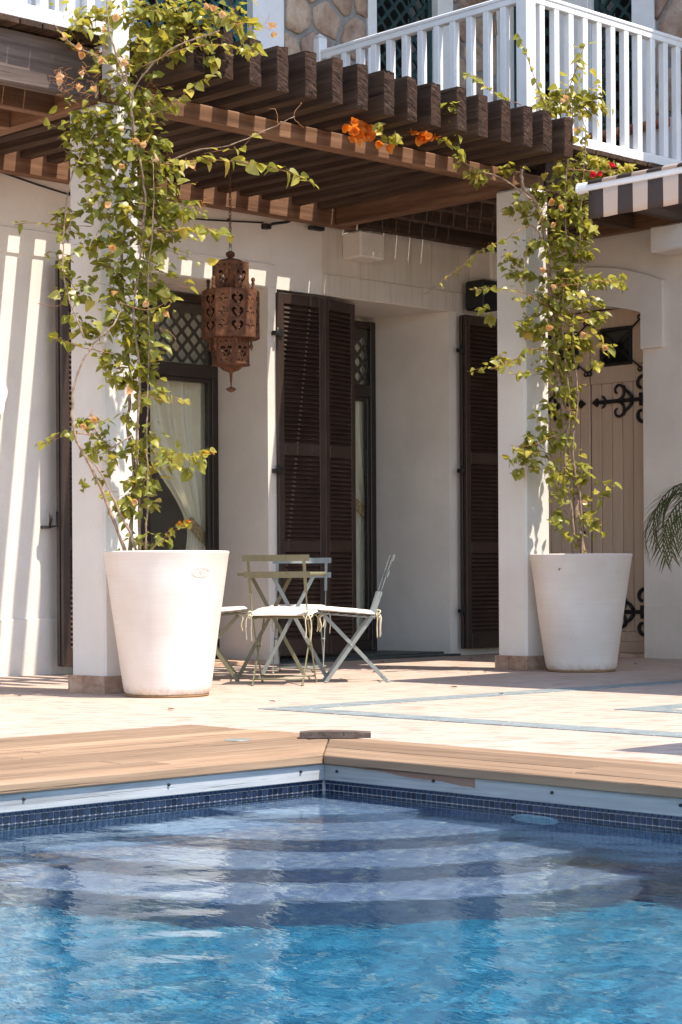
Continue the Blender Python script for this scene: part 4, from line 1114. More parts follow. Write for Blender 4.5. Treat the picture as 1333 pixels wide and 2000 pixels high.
def panel(name, pa, pb, z0, z1, kind):
    a = Vector((*pa, 0)); b_ = Vector((*pb, 0)); w = (b_ - a).length; d = (b_ - a) / w; nrm = Vector((d.y, -d.x, 0)); h = z1 - z0
    holes = []
    c_ = w / 2
    if kind == 'heart':
        s = w * .62
        # a heart left standing inside four slots round it
        for m in (1, -1):
            holes.append([(c_ + m * x, y) for x, y in [(w * .05, h * .60), (w * .16, h * .70), (w * .27, h * .68), (w * .30, h * .56), (w * .22, h * .56), (w * .16, h * .60), (w * .09, h * .54)]])
            holes.append([(c_ + m * x, y) for x, y in [(w * .29, h * .51), (w * .23, h * .38), (w * .05, h * .24), (w * .04, h * .33), (w * .15, h * .42), (w * .19, h * .50)]])
            holes.append(drop(c_ + m * w * .30, h * .86, w * .035, h * .03)); holes.append(drop(c_ + m * w * .28, h * .13, w * .04, h * .03))
        holes.append(drop(c_, h * .88, w * .05, h * .035)); holes.append(drop(c_, h * .14, w * .05, h * .035)); holes.append(heart(c_, h * .47, w * .20))
    elif kind == 'hearts3':
        for k in range(3):
            y = h * (.22 + .28 * k)
            for m in (1, -1):
                holes.append([(c_ + m * x, y + yy) for x, yy in [(w * .05, h * .060), (w * .20, h * .115), (w * .40, h * .075), (w * .40, h * .0), (w * .07, -h * .115), (w * .05, -h * .055), (w * .22, h * .005), (w * .21, h * .05)]])
            holes.append(drop(c_, y + h * .13, w * .06, h * .018))
    else:
        for k in range(3):
            y = h * (.2 + .28 * k)
            for m in (1, -1):
                holes.append(comma(c_ + m * w * .24, y, w * .22, -m)); holes.append(drop(c_ + m * w * .06, y + h * .12, w * .05, h * .022, m * .6))
    q = MB()
    q.plate([[(0, 0), (w, 0), (w, h), (0, h)]] + holes, lambda u, v, dd: tuple(a + d * u + nrm * dd + Vector((0, 0, z0 + v))), -.0015, .0015)
    q.build(name, 'rust', lan, None, True)
def octo(R_, ph, n=8): return [(lx + R_ * cos(ph + 2 * pi * k / n), ly + R_ * sin(ph + 2 * pi * k / n)) for k in range(n)]
ph = YAW + .2
o1 = octo(.140, ph, 6)
for k in range(6): panel('upper_panel', o1[k], o1[(k + 1) % 6], 2.735, 2.945, 'heart')
# the star shaped middle tier: deep lobes round an octagon
N_ = 12; st_ = []
for k in range(N_): st_.append((lx + (.212 if k % 2 == 0 else .205) * cos(ph + .12 + 2 * pi * k / N_), ly + (.212 if k % 2 == 0 else .205) * sin(ph + .12 + 2 * pi * k / N_)))
star = []
for k in range(6):
    a = ph + .1 + 2 * pi * k / 6
    for da, R_ in ((-.26, .206), (.26, .206)): star.append((lx + R_ * cos(a + da), ly + R_ * sin(a + da)))
for k in range(12): panel('middle_panel', star[k], star[(k + 1) % 12], 2.40, 2.735, 'hearts3' if k % 2 == 0 else 'comma')
q = MB(); q.plate([star[::1], o1], lambda u, v, d: (u, v, d), 2.735, 2.739); q.build('shoulder', 'rust', lan, None, True)
o3 = octo(.137, ph + .1, 6)
q = MB(); q.plate([star, o3], lambda u, v, d: (u, v, d), 2.396, 2.40); q.build('shoulder', 'rust', lan, None, True)
for k in range(6): panel('lower_panel', o3[k], o3[(k + 1) % 6], 2.215, 2.396, 'heart')
for k in range(6):
    a = ph + .1 + 2 * pi * k / 6
    q = MB(); q.lathe([(0, 2.735), (.022, 2.74), (.015, 2.76), (.008, 2.775), (.014, 2.79), (.009, 2.80), (.016, 2.815), (.012, 2.83), (0, 2.836)], lx + .168 * cos(a), ly + .168 * sin(a), 12); q.build('finial_knob', 'rust', lan)
    q = MB(); q.lathe([(.02, 2.396), (.012, 2.38), (.006, 2.36), (.014, 2.345), (.014, 2.33), (.006, 2.32), (0, 2.30)], lx + .152 * cos(a), ly + .152 * sin(a), 12); q.build('finial_knob', 'rust', lan)
q = MB(); q.lathe([(.137, 2.215), (.138, 2.207), (.085, 2.20), (.078, 2.19), (.055, 2.172), (.025, 2.162), (.012, 2.155), (.010, 2.13), (.006, 2.08), (.005, 2.055), (.02, 2.050), (.035, 2.042), (.037, 2.034), (.02, 2.022), (0, 2.014)], lx, ly, 24); q.build('base', 'rust', lan)

# ------------------------------------------------------------------ bistro table and chairs
RG, FW = rgt, fwd
def at(lat, dep): return RG * lat + FW * dep
tc = at(-.40, 13.2)
tab = thing('bistro_table', 'round green folding bistro table with crossed legs among the chairs', 'table', (tc.x, tc.y, 0))
q = MB(); q.lathe([(0, .70), (.285, .70), (.297, .692), (.302, .698), (.302, .714), (.296, .720), (.285, .716), (0, .716)], tc.x, tc.y, 56); q.build('tabletop', 'olive', tab)
la = YAW - pi / 2 + .05                           # the legs open along this bearing
U_ = Vector((cos(la), sin(la), 0)); V_ = Vector((-sin(la), cos(la), 0))
C0 = Vector((tc.x, tc.y, 0))
for s_, off in ((1, .205), (-1, -.205)):
    sh = V_ * off + U_ * (.07 if off < 0 else -.07)
    for sg in (1, -1):
        top = C0 + sh + U_ * sg * .14 + V_ * .008 * sg + Vector((0, 0, .70)); bot = C0 + sh - U_ * sg * .225 + V_ * .008 * sg + Vector((0, 0, .006))
        q = MB(); q.bar(bot, top, .026, .007, U_, 0, .002); q.build('leg', 'olive' if s_ > 0 else 'sage', tab)
    q = MB(); q.tube([C0 + sh - V_ * .02 + Vector((0, 0, .43)), C0 + sh + V_ * .02 + Vector((0, 0, .43))], .008, 8); q.build('pivot', 'olive', tab)
for sg in (1, -1):
    q = MB(); q.tube([C0 - U_ * sg * .20 - V_ * .21 + Vector((0, 0, .05)) - U_ * .0, C0 - U_ * sg * .20 + V_ * .21 + Vector((0, 0, .05))], .006, 8); q.build('brace', 'olive', tab)
q = MB(); q.tube([C0 + U_ * .10 - V_ * .21 + Vector((0, 0, .69)), C0 - U_ * .10 + V_ * .21 + Vector((0, 0, .69))], .006, 8); q.build('brace', 'olive', tab)

def make_chair(label, mx, mat):
    """folding bistro chair; local +y is forward"""
    c_ = thing('bistro_chair', label, 'chair', None, 'folding bistro chairs round the table', mx)
    w = .178
    def B(name, q): return put(name, q.mesh(name, mat), c_, mx)
    for sx in (1, -1):
        x = sx * w
        q = MB(); q.bar((x, .150, .008), (x, -.155, .435), .024, .006, (0, 1, 0), 0, .0015)
        q.bar((x, -.155, .435), (x, -.205, .585), .024, .006, (0, 1, 0), 0, .0015); q.bar((x, -.205, .585), (x, -.288, .825), .020, .006, (1, 0, 0), 0, .0015); B('back_leg', q)
        x = sx * (w - .018)
        q = MB(); q.bar((x, -.245, .008), (x, .160, .435), .024, .006, (0, 1, 0), 0, .0015); B('front_leg', q)
        q = MB(); q.tube([(sx * w, .165, .006), (sx * (w - .004), .140, .006)], .008, 8); q.tube([(sx * (w - .018), -.262, .006), (sx * (w - .018), -.235, .006)], .008, 8); B('foot', q)
        q = MB(); q.tube([(sx * (w + .006), -.012, .243), (sx * (w - .026), -.012, .243)], .007, 8); B('rivet', q)
    for y, z in ((.125, .045), (-.215, .04)):
        q = MB(); q.tube([(-w, y, z), (w, y, z)], .006, 8); B('stretcher', q)
    for i in range(7):
        y = -.165 + .057 * i
        q = MB(); q.box(-.195, .195, y, y + .040, .436 + .085 * y, .442 + .085 * y, .002); B('seat_slat', q)
    for sx in (1, -1):
        q = MB(); q.bar((sx * .165, -.17, .417), (sx * .165, .22, .450), .02, .0065, (1, 0, 0), 0, .001); B('seat_rail', q)
    for z in (.70, .805):
        q = MB(); yy = -.205 - (z - .585) * .346
        q.plate([[(-.215, -.02), (.215, -.02), (.215, .02), (-.215, .02)]], lambda u, v, d: (u, yy + d - .012 * (1 - (u / .215) ** 2) - v * .346, z + v), -.008, -.004)
        q.plate([[(-.06, -.0195), (.06, -.0195), (.06, .0195), (-.06, .0195)]], lambda u, v, d: (u, yy + d - .012 - v * .346, z + v), -.0085, -.0038)
        B('back_slat', q)
    return c_
def make_cushion(label, mx, seed):
    c_ = thing('seat_cushion', label, 'cushion', None, 'cream tie on seat cushions', mx)
    r_ = random.Random(seed)
    q = MB(); n = 22; w, d, h = .208, .198, .042
    for top in (1, 0):
        vs = []
        for j in range(n + 1):
            for i in range(n + 1):
                u, v = 2 * i / n - 1, 2 * j / n - 1
                e = max(0, 1 - abs(u) ** 5) * max(0, 1 - abs(v) ** 5)
                rr = 1 - .06 * (abs(u) * abs(v)) ** 3
                zz = .459 + (h * .5 * e ** .35 * (1 if top else -.45)) + (.004 * noise.noise(Vector((u * 2.3, v * 2.3, seed))) if top else 0)
                tuft = 0
                if top:
                    for tx in (-.4, .4):
                        for ty in (-.4, .4): tuft += .008 * math.exp(-((u - tx) ** 2 + (v - ty) ** 2) / .02)
                vs.append((u * w * rr, v * d * rr + .02, zz - tuft + .085 * (v * d + .02)))
        fs = [(j * (n + 1) + i, j * (n + 1) + i + 1, (j + 1) * (n + 1) + i + 1, (j + 1) * (n + 1) + i) for j in range(n) for i in range(n)]
        if not top: fs = [f[::-1] for f in fs]
        q.add(vs, fs, 0, True)
    put('pad', q.mesh('pad', 'cushion'), c_, mx)
    for sx in (1, -1):
        q = MB(); x0 = sx * .185; y0 = -.17
        q.tube([(x0 + .022 * cos(t_) * (1 + .4 * sx), y0 - .02 + .012 * sin(2 * t_), .445 + .024 * sin(t_)) for t_ in [2 * pi * k / 16 for k in range(17)]], .0045, 6)
        q.tube(smooth_curve([(x0, y0 - .02, .45), (x0 + .02 * sx, y0 - .035, .42), (x0 + .026 * sx, y0 - .03, .36), (x0 + .02 * sx, y0 - .032, .30 + r_.uniform(-.03, .03))]), .0042, 6)
        q.tube(smooth_curve([(x0, y0 - .02, .45), (x0 - .012 * sx, y0 - .03, .41), (x0 - .008 * sx, y0 - .028, .35), (x0 - .012 * sx, y0 - .03, .29 + r_.uniform(-.03, .03))]), .0042, 6)
        put('tie_cord', q.mesh('tie_cord', 'cord'), c_, mx)
        q = MB(); y1 = .19
        q.tube(smooth_curve([(sx * .17, y1 - .03, .445), (sx * .185, y1, .42), (sx * .188, y1 - .01, .37), (sx * .18, y1, .33)]), .0042, 6); put('tie_cord', q.mesh('tie_cord', 'cord'), c_, mx)
    return c_
def chair_mx(lat, dep, ang):
    # ang: bearing of 'forward', measured from the camera's forward towards the right
    f = FW * cos(ang) + RG * sin(ang); r_ = Vector((f.y, -f.x, 0)); p_ = at(lat, dep)
    m = Matrix((r_, f, (0, 0, 1))).transposed().to_4x4(); m.translation = (p_.x, p_.y, 0); return m
for lat, dep, ang, lab, mat, cu in (
        (-.365, 12.50, radians(9), 'bistro chair seen from behind, its two back slats facing the pool', 'olive', 'cream cushion on the chair seen from behind, its cords dangling at the back'),
        (.045, 12.74, radians(-92), 'bistro chair seen from the side on the right of the table, facing left', 'sage', 'cream cushion on the right hand chair seen from the side'),
        (-.845, 13.0, radians(88), 'bistro chair half hidden behind the left planter, facing right', 'olive', 'cream cushion on the chair half hidden behind the left planter'),
        (-.30, 13.92, radians(183), 'bistro chair at the far side of the table, next to the shutters', 'sage', 'cream cushion on the chair at the far side of the table')):
    m = chair_mx(lat, dep, ang)
    make_chair(lab, m, mat); make_cushion(cu, m, int(dep * 100))
# where the vines run, metres: leaf clusters, leafy shoots, flowers, stems
LC = [(6.68,9.18,3.95,0.133,0.074,22,1.0,'g'),(6.82,9.04,3.96,0.118,0.074,22,1.0,'g'),(6.92,8.94,3.9,0.148,0.118,55,1.0,'g'),(7.04,8.83,3.95,0.148,0.104,65,1.0,'g'),(7.15,8.73,3.93,0.148,0.104,65,1.0,'g'),(7.28,8.61,3.95,0.148,0.089,55,1.0,'g'),(7.38,8.5,3.9,0.104,0.118,25,1.0,'g'),(7.06,8.81,3.8,0.148,0.089,55,1.0,'g'),(6.93,8.93,3.74,0.118,0.089,35,1.0,'g'),(7.19,8.69,3.81,0.104,0.074,25,1.0,'g'),(6.68,9.18,3.85,0.089,0.059,16,1.0,'g'),(6.79,9.08,3.85,0.104,0.074,18,1.0,'g'),(6.64,9.22,3.79,0.059,0.044,8,1.0,'g'),(7.12,8.76,3.73,0.104,0.053,16,1.0,'g'),(7.3,8.59,3.69,0.133,0.035,10,1.0,'g'),(7.42,8.47,3.77,0.074,0.059,10,1.0,'g'),(6.89,8.97,3.64,0.089,0.089,25,1.0,'g'),(6.76,9.1,3.7,0.089,0.059,10,1.0,'g'),(6.82,9.05,3.58,0.104,0.089,16,1.0,'g'),(6.87,9.0,3.51,0.118,0.074,22,1.0,'g'),(6.96,8.91,3.54,0.074,0.059,10,1.0,'g'),(6.96,8.91,3.48,0.133,0.059,30,1.0,'g'),(7.06,8.81,3.43,0.089,0.044,8,1.0,'g'),(6.76,9.1,3.37,0.163,0.074,50,1.0,'g'),(6.91,8.96,3.36,0.177,0.074,60,1.0,'g'),(6.68,9.18,3.27,0.118,0.089,40,1.0,'g'),(6.82,9.05,3.24,0.177,0.074,60,1.0,'g'),(6.98,8.89,3.25,0.148,0.089,50,1.0,'g'),(7.04,8.83,3.18,0.074,0.059,12,1.0,'g'),(6.7,9.16,3.14,0.104,0.059,25,1.0,'g'),(6.85,9.02,3.11,0.177,0.089,70,1.0,'g'),(6.97,8.89,3.08,0.148,0.089,60,1.0,'g'),(6.76,9.1,2.99,0.104,0.074,30,1.0,'g'),(6.89,8.98,2.96,0.163,0.074,60,1.0,'g'),(7.0,8.88,2.9,0.148,0.089,55,1.0,'g'),(7.06,8.81,3.02,0.074,0.059,10,1.0,'g'),(6.67,9.19,3.05,0.059,0.059,14,1.0,'g'),(6.63,9.22,2.78,0.074,0.059,14,1.0,'g'),(6.76,9.1,2.81,0.118,0.074,35,1.0,'g'),(6.89,8.98,2.81,0.148,0.074,60,1.0,'g'),(7.02,8.86,2.78,0.148,0.074,50,1.0,'g'),(7.12,8.75,2.81,0.104,0.053,22,1.0,'g'),(6.79,9.07,2.66,0.133,0.074,40,1.0,'g'),(6.93,8.94,2.65,0.163,0.074,60,1.0,'g'),(7.08,8.79,2.69,0.133,0.059,30,1.0,'g'),(6.63,9.22,2.67,0.053,0.089,16,1.0,'g'),(6.63,9.22,2.49,0.044,0.074,14,1.0,'g'),(6.68,9.17,2.35,0.104,0.059,30,1.0,'g'),(6.67,9.19,2.24,0.059,0.089,20,1.0,'g'),(6.83,9.03,2.49,0.104,0.059,30,1.0,'g'),(6.95,8.92,2.48,0.133,0.074,50,1.0,'g'),(6.86,9.01,2.34,0.118,0.074,40,1.0,'g'),(6.97,8.9,2.34,0.104,0.089,45,1.0,'g'),(6.89,8.98,2.19,0.133,0.089,55,1.0,'g'),(6.99,8.88,2.19,0.089,0.074,30,1.0,'g'),(6.74,9.12,2.13,0.089,0.044,14,1.0,'g'),(7.05,8.83,2.32,0.03,0.024,6,1.0,'g'),(6.9,8.97,2.07,0.118,0.059,35,1.0,'g'),(6.96,8.91,1.98,0.133,0.059,35,1.0,'g'),(6.82,9.04,1.98,0.104,0.074,30,1.0,'g'),(6.87,8.99,1.86,0.133,0.074,45,1.0,'g'),(6.98,8.89,1.89,0.074,0.059,20,1.0,'g'),(6.95,8.92,1.75,0.104,0.059,22,1.0,'g'),(6.88,8.98,1.66,0.059,0.044,10,1.0,'g'),(7.01,8.86,1.77,0.074,0.035,8,1.0,'g'),(6.74,9.12,1.55,0.089,0.074,35,1.0,'g'),(6.81,9.05,1.47,0.089,0.074,30,1.0,'g'),(6.7,9.16,1.6,0.059,0.035,10,1.0,'g'),(6.99,8.88,1.51,0.089,0.059,20,1.0,'g'),(6.93,8.94,1.42,0.118,0.074,35,1.0,'g'),(7.05,8.82,1.39,0.089,0.059,18,1.0,'g'),(7.17,8.71,1.36,0.065,0.053,12,1.0,'g'),(6.78,9.09,1.27,0.03,0.024,6,1.0,'g'),(6.86,9.01,1.18,0.089,0.074,25,1.0,'g'),(6.95,8.92,1.27,0.104,0.089,30,1.0,'g'),(6.9,8.96,1.07,0.104,0.074,28,1.0,'g'),(6.97,8.9,1.12,0.059,0.059,12,1.0,'g'),(6.99,8.88,0.92,0.104,0.059,20,1.0,'g'),(6.91,8.96,0.92,0.044,0.044,8,1.0,'g'),(6.7,9.16,1.25,0.024,0.024,4,1.0,'g')]
RC = [(10.79,8.92,4.14,0.11,0.146,26,1.0,'g'),(10.87,8.84,4.32,0.055,0.146,9,1.0,'g'),(10.92,8.79,4.1,0.073,0.073,12,1.0,'g'),(10.73,8.97,4.04,0.146,0.08,38,1.0,'g'),(10.84,8.87,4.03,0.128,0.091,36,1.0,'g'),(10.7,9.01,4.1,0.091,0.073,14,1.0,'g'),(10.95,8.77,4.04,0.091,0.055,12,1.0,'g'),(10.88,8.83,3.88,0.055,0.146,16,1.0,'g'),(10.49,9.2,3.59,0.091,0.044,12,1.0,'g'),(10.77,8.93,3.62,0.11,0.073,30,1.0,'g'),(10.89,8.82,3.66,0.11,0.055,25,1.0,'g'),(11.02,8.69,3.58,0.128,0.037,28,1.0,'g'),(10.92,8.79,3.55,0.146,0.048,28,1.0,'g'),(11.1,8.62,3.6,0.037,0.026,6,1.0,'g'),(10.65,9.05,3.44,0.11,0.073,25,1.0,'g'),(10.79,8.92,3.46,0.146,0.091,50,1.0,'g'),(10.52,9.17,3.33,0.073,0.055,12,1.0,'g'),(10.65,9.05,3.3,0.11,0.073,25,1.0,'g'),(10.77,8.93,3.28,0.128,0.091,50,1.0,'g'),(10.86,8.85,3.33,0.08,0.091,28,1.0,'g'),(10.89,8.82,3.15,0.073,0.055,14,1.0,'g'),(10.74,8.96,3.11,0.164,0.091,55,1.0,'g'),(10.49,9.2,3.32,0.037,0.029,5,1.0,'g'),(10.6,9.1,3.04,0.128,0.055,18,1.0,'g'),(10.78,8.92,2.97,0.164,0.091,55,1.0,'g'),(10.49,9.2,2.93,0.073,0.073,18,1.0,'g'),(10.54,9.15,2.82,0.091,0.066,16,1.0,'g'),(10.74,8.96,2.8,0.164,0.091,55,1.0,'g'),(10.86,8.85,3.0,0.091,0.073,20,1.0,'g'),(10.84,8.87,2.82,0.11,0.055,25,1.0,'g'),(10.97,8.75,2.8,0.11,0.044,22,1.0,'g'),(11.06,8.66,2.78,0.044,0.037,8,1.0,'g'),(10.68,9.03,2.67,0.11,0.073,28,1.0,'g'),(10.78,8.92,2.67,0.128,0.073,42,1.0,'g'),(10.89,8.82,2.65,0.091,0.037,14,1.0,'g'),(10.36,9.33,2.58,0.066,0.044,9,1.0,'g'),(10.58,9.11,2.57,0.073,0.066,12,1.0,'g'),(10.73,8.97,2.53,0.146,0.091,48,1.0,'g'),(10.65,9.05,2.46,0.128,0.055,20,1.0,'g'),(10.94,8.77,2.54,0.091,0.044,16,1.0,'g'),(10.77,8.94,2.38,0.164,0.073,50,1.0,'g'),(10.57,9.13,2.46,0.091,0.044,12,1.0,'g'),(10.89,8.82,2.38,0.091,0.044,14,1.0,'g'),(10.98,8.74,2.31,0.044,0.037,7,1.0,'g'),(10.73,8.98,2.23,0.146,0.073,38,1.0,'g'),(10.65,9.05,2.16,0.091,0.055,12,1.0,'g'),(10.44,9.25,2.21,0.091,0.037,12,1.0,'g'),(10.93,8.79,2.18,0.055,0.044,8,1.0,'g'),(10.73,8.98,2.09,0.091,0.055,18,1.0,'g'),(10.74,8.96,2.02,0.11,0.073,28,1.0,'g'),(10.69,9.02,1.91,0.073,0.055,12,1.0,'g'),(10.79,8.91,1.94,0.055,0.055,10,1.0,'g'),(10.78,8.93,1.81,0.091,0.073,18,1.0,'g'),(10.67,9.03,1.76,0.091,0.073,16,1.0,'g'),(10.71,8.99,1.69,0.091,0.073,20,1.0,'g'),(10.62,9.08,1.69,0.055,0.037,6,1.0,'g'),(10.78,8.93,1.65,0.055,0.044,7,1.0,'g'),(10.59,9.1,1.64,0.11,0.044,18,1.0,'g'),(10.56,9.13,1.58,0.091,0.048,16,1.0,'g'),(10.64,9.05,1.5,0.11,0.055,20,1.0,'g'),(10.8,8.9,1.5,0.073,0.073,16,1.0,'g'),(10.54,9.16,1.46,0.044,0.066,8,1.0,'g'),(10.71,8.99,1.4,0.091,0.055,14,1.0,'g'),(10.86,8.85,1.39,0.091,0.073,18,1.0,'g'),(10.75,8.95,1.28,0.073,0.073,12,1.0,'g'),(10.89,8.82,1.25,0.073,0.073,12,1.0,'g'),(10.72,8.98,1.14,0.073,0.073,12,1.0,'g'),(10.85,8.85,1.1,0.055,0.055,8,1.0,'g'),(10.77,8.93,0.99,0.11,0.091,20,1.0,'g'),(10.92,8.79,1.03,0.044,0.073,8,1.0,'g'),(8.91,8.95,3.57,0.04,0.046,9,1.0,'g'),(9.07,8.95,3.57,0.084,0.027,7,1.0,'g'),(9.53,8.95,3.65,0.041,0.027,5,1.0,'g'),(9.45,8.8,3.7,0.068,0.075,15,1.0,'g'),(9.57,8.85,3.51,0.034,0.048,6,1.0,'g'),(9.82,9.0,3.45,0.063,0.035,9,1.0,'g'),(10.0,9.0,3.45,0.064,0.028,7,1.0,'g')]
LS = [([(6.89,8.63,3.02),(7.05,8.48,3.04),(7.22,8.32,3.03),(7.38,8.16,2.98),(7.51,8.04,2.9)],27,1.45,'g'),([(6.89,8.7,2.64),(7.04,8.56,2.67),(7.12,8.48,2.65),(7.2,8.4,2.62)],15,1.35,'g'),([(6.6,9.18,2.71),(6.46,9.32,2.73),(6.39,9.39,2.72)],6,1.0,'g'),([(6.62,9.16,2.54),(6.55,9.23,2.56),(6.51,9.27,2.55)],5,1.0,'g'),([(6.62,9.1,2.02),(6.55,9.16,2.05),(6.5,9.21,2.08)],11,1.0,'g'),([(6.57,9.07,1.51),(6.5,9.15,1.5),(6.41,9.23,1.44)],8,1.0,'g'),([(6.88,8.57,3.33),(6.92,8.54,3.37),(6.97,8.49,3.45),(7.02,8.44,3.48),(7.08,8.38,3.53)],14,1.1,'y'),([(6.9,8.49,3.64),(7.03,8.36,3.67),(7.13,8.26,3.64),(7.23,8.16,3.61)],17,1.0,'y'),([(6.84,8.61,1.39),(6.95,8.51,1.37),(7.03,8.43,1.4)],12,1.2,'g'),([(6.95,8.44,1.37),(7.02,8.37,1.4)],4,1.0,'o'),([(6.88,8.64,0.93),(6.94,8.59,0.98),(6.99,8.54,1.0)],7,1.0,'o'),([(7.05,8.48,3.08),(7.13,8.4,3.1),(7.2,8.34,3.11),(7.26,8.28,3.19)],6,1.0,'y'),([(6.84,8.68,2.15),(6.94,8.58,2.27)],4,1.0,'y'),([(6.83,8.62,1.72),(6.97,8.49,1.67)],4,1.0,'y')]
RS = [([(10.16,8.96,3.02),(10.04,9.08,2.94),(9.91,9.21,2.8),(9.75,9.35,2.64)],15,1.0,'g'),([(10.26,9.0,2.68),(10.16,9.1,2.7),(10.05,9.21,2.69)],11,1.0,'g'),([(10.38,9.03,4.5),(10.43,8.99,4.34),(10.48,8.94,4.14),(10.53,8.89,3.96)],14,1.0,'g'),([(10.72,8.7,4.43),(10.66,8.76,4.19),(10.62,8.8,4.05)],9,1.0,'g'),([(9.95,9.16,4.17),(10.03,9.09,4.13),(10.11,9.02,4.04),(10.19,8.93,3.98)],12,1.0,'g'),([(10.29,8.84,2.26),(10.19,8.94,2.17),(10.08,9.04,2.12)],12,1.1,'g'),([(10.37,8.91,2.11),(10.26,9.01,2.09)],6,1.0,'g'),([(10.52,8.76,2.76),(10.73,8.56,2.74),(10.85,8.44,2.72)],12,1.0,'g'),([(10.5,8.78,2.49),(10.65,8.63,2.47),(10.77,8.52,2.5)],10,1.0,'g'),([(10.41,8.86,1.54),(10.29,8.98,1.56),(10.26,9.01,1.6)],6,1.0,'g')]
LB = [(6.49,8.99,3.73),(6.54,8.94,3.68),(6.58,8.9,3.7),(6.61,8.87,3.64),(6.46,9.02,3.54),(6.44,9.04,3.51),(6.46,9.02,3.49),(6.52,8.96,3.47),(6.45,9.02,3.44),(6.55,8.93,3.54),(6.59,8.89,3.42),(6.6,8.88,3.51),(6.54,8.94,3.66),(6.69,8.8,3.87),(6.72,8.77,3.81),(6.65,8.83,3.77),(7.08,8.42,3.88),(7.07,8.44,3.85),(7.11,8.39,3.87),(7.04,8.46,3.9),(6.8,8.69,3.13),(6.76,8.73,3.15),(6.7,8.78,3.03),(6.65,8.84,3.08),(6.85,8.64,3.05),(6.78,8.71,3.12),(6.54,8.93,2.32),(6.51,8.96,2.31),(6.65,8.83,2.3),(6.59,8.89,2.7),(6.63,8.85,2.78),(6.67,8.81,2.55),(6.89,8.6,2.28),(6.88,8.62,2.19),(6.73,8.76,1.73),(6.76,8.73,1.7),(6.58,8.9,1.59),(6.54,8.94,1.54),(6.56,8.92,1.51),(6.74,8.75,1.11),(6.71,8.78,3.6),(6.74,8.75,3.57),(7.29,8.22,3.79),(7.32,8.2,3.74),(7.19,8.32,3.8),(6.72,8.76,3.22),(6.82,8.67,2.24),(6.76,8.73,1.98),(7.0,8.5,2.99)]
RB = [(10.64,8.64,3.39),(10.49,8.79,3.28),(10.49,8.79,3.16),(10.5,8.78,2.7),(10.46,8.82,2.42),(10.52,8.76,3.26),(10.65,8.63,2.36),(10.73,8.56,2.28),(10.55,8.73,4.03),(10.52,8.76,4.01),(10.59,8.69,3.78),(10.43,8.84,2.83),(10.61,8.68,1.2),(10.47,8.8,3.29),(10.27,9.0,3.42),(10.77,8.52,3.55),(10.79,8.5,3.57),(10.7,8.59,3.48),(10.68,8.6,3.47)]
RO = [(8.65,8.92,3.58),(8.61,8.92,3.54),(8.67,8.92,3.52),(8.72,8.92,3.56),(8.75,8.92,3.53),(8.69,8.92,3.5),(8.78,8.92,3.56),(8.64,8.92,3.51),(8.74,8.92,3.58),(8.9,8.92,3.5),(9.19,8.92,3.6),(9.24,8.92,3.59),(9.31,8.92,3.61),(9.35,8.92,3.6),(9.38,8.92,3.64),(9.42,8.92,3.62),(9.27,8.92,3.57),(9.46,8.92,3.64)]
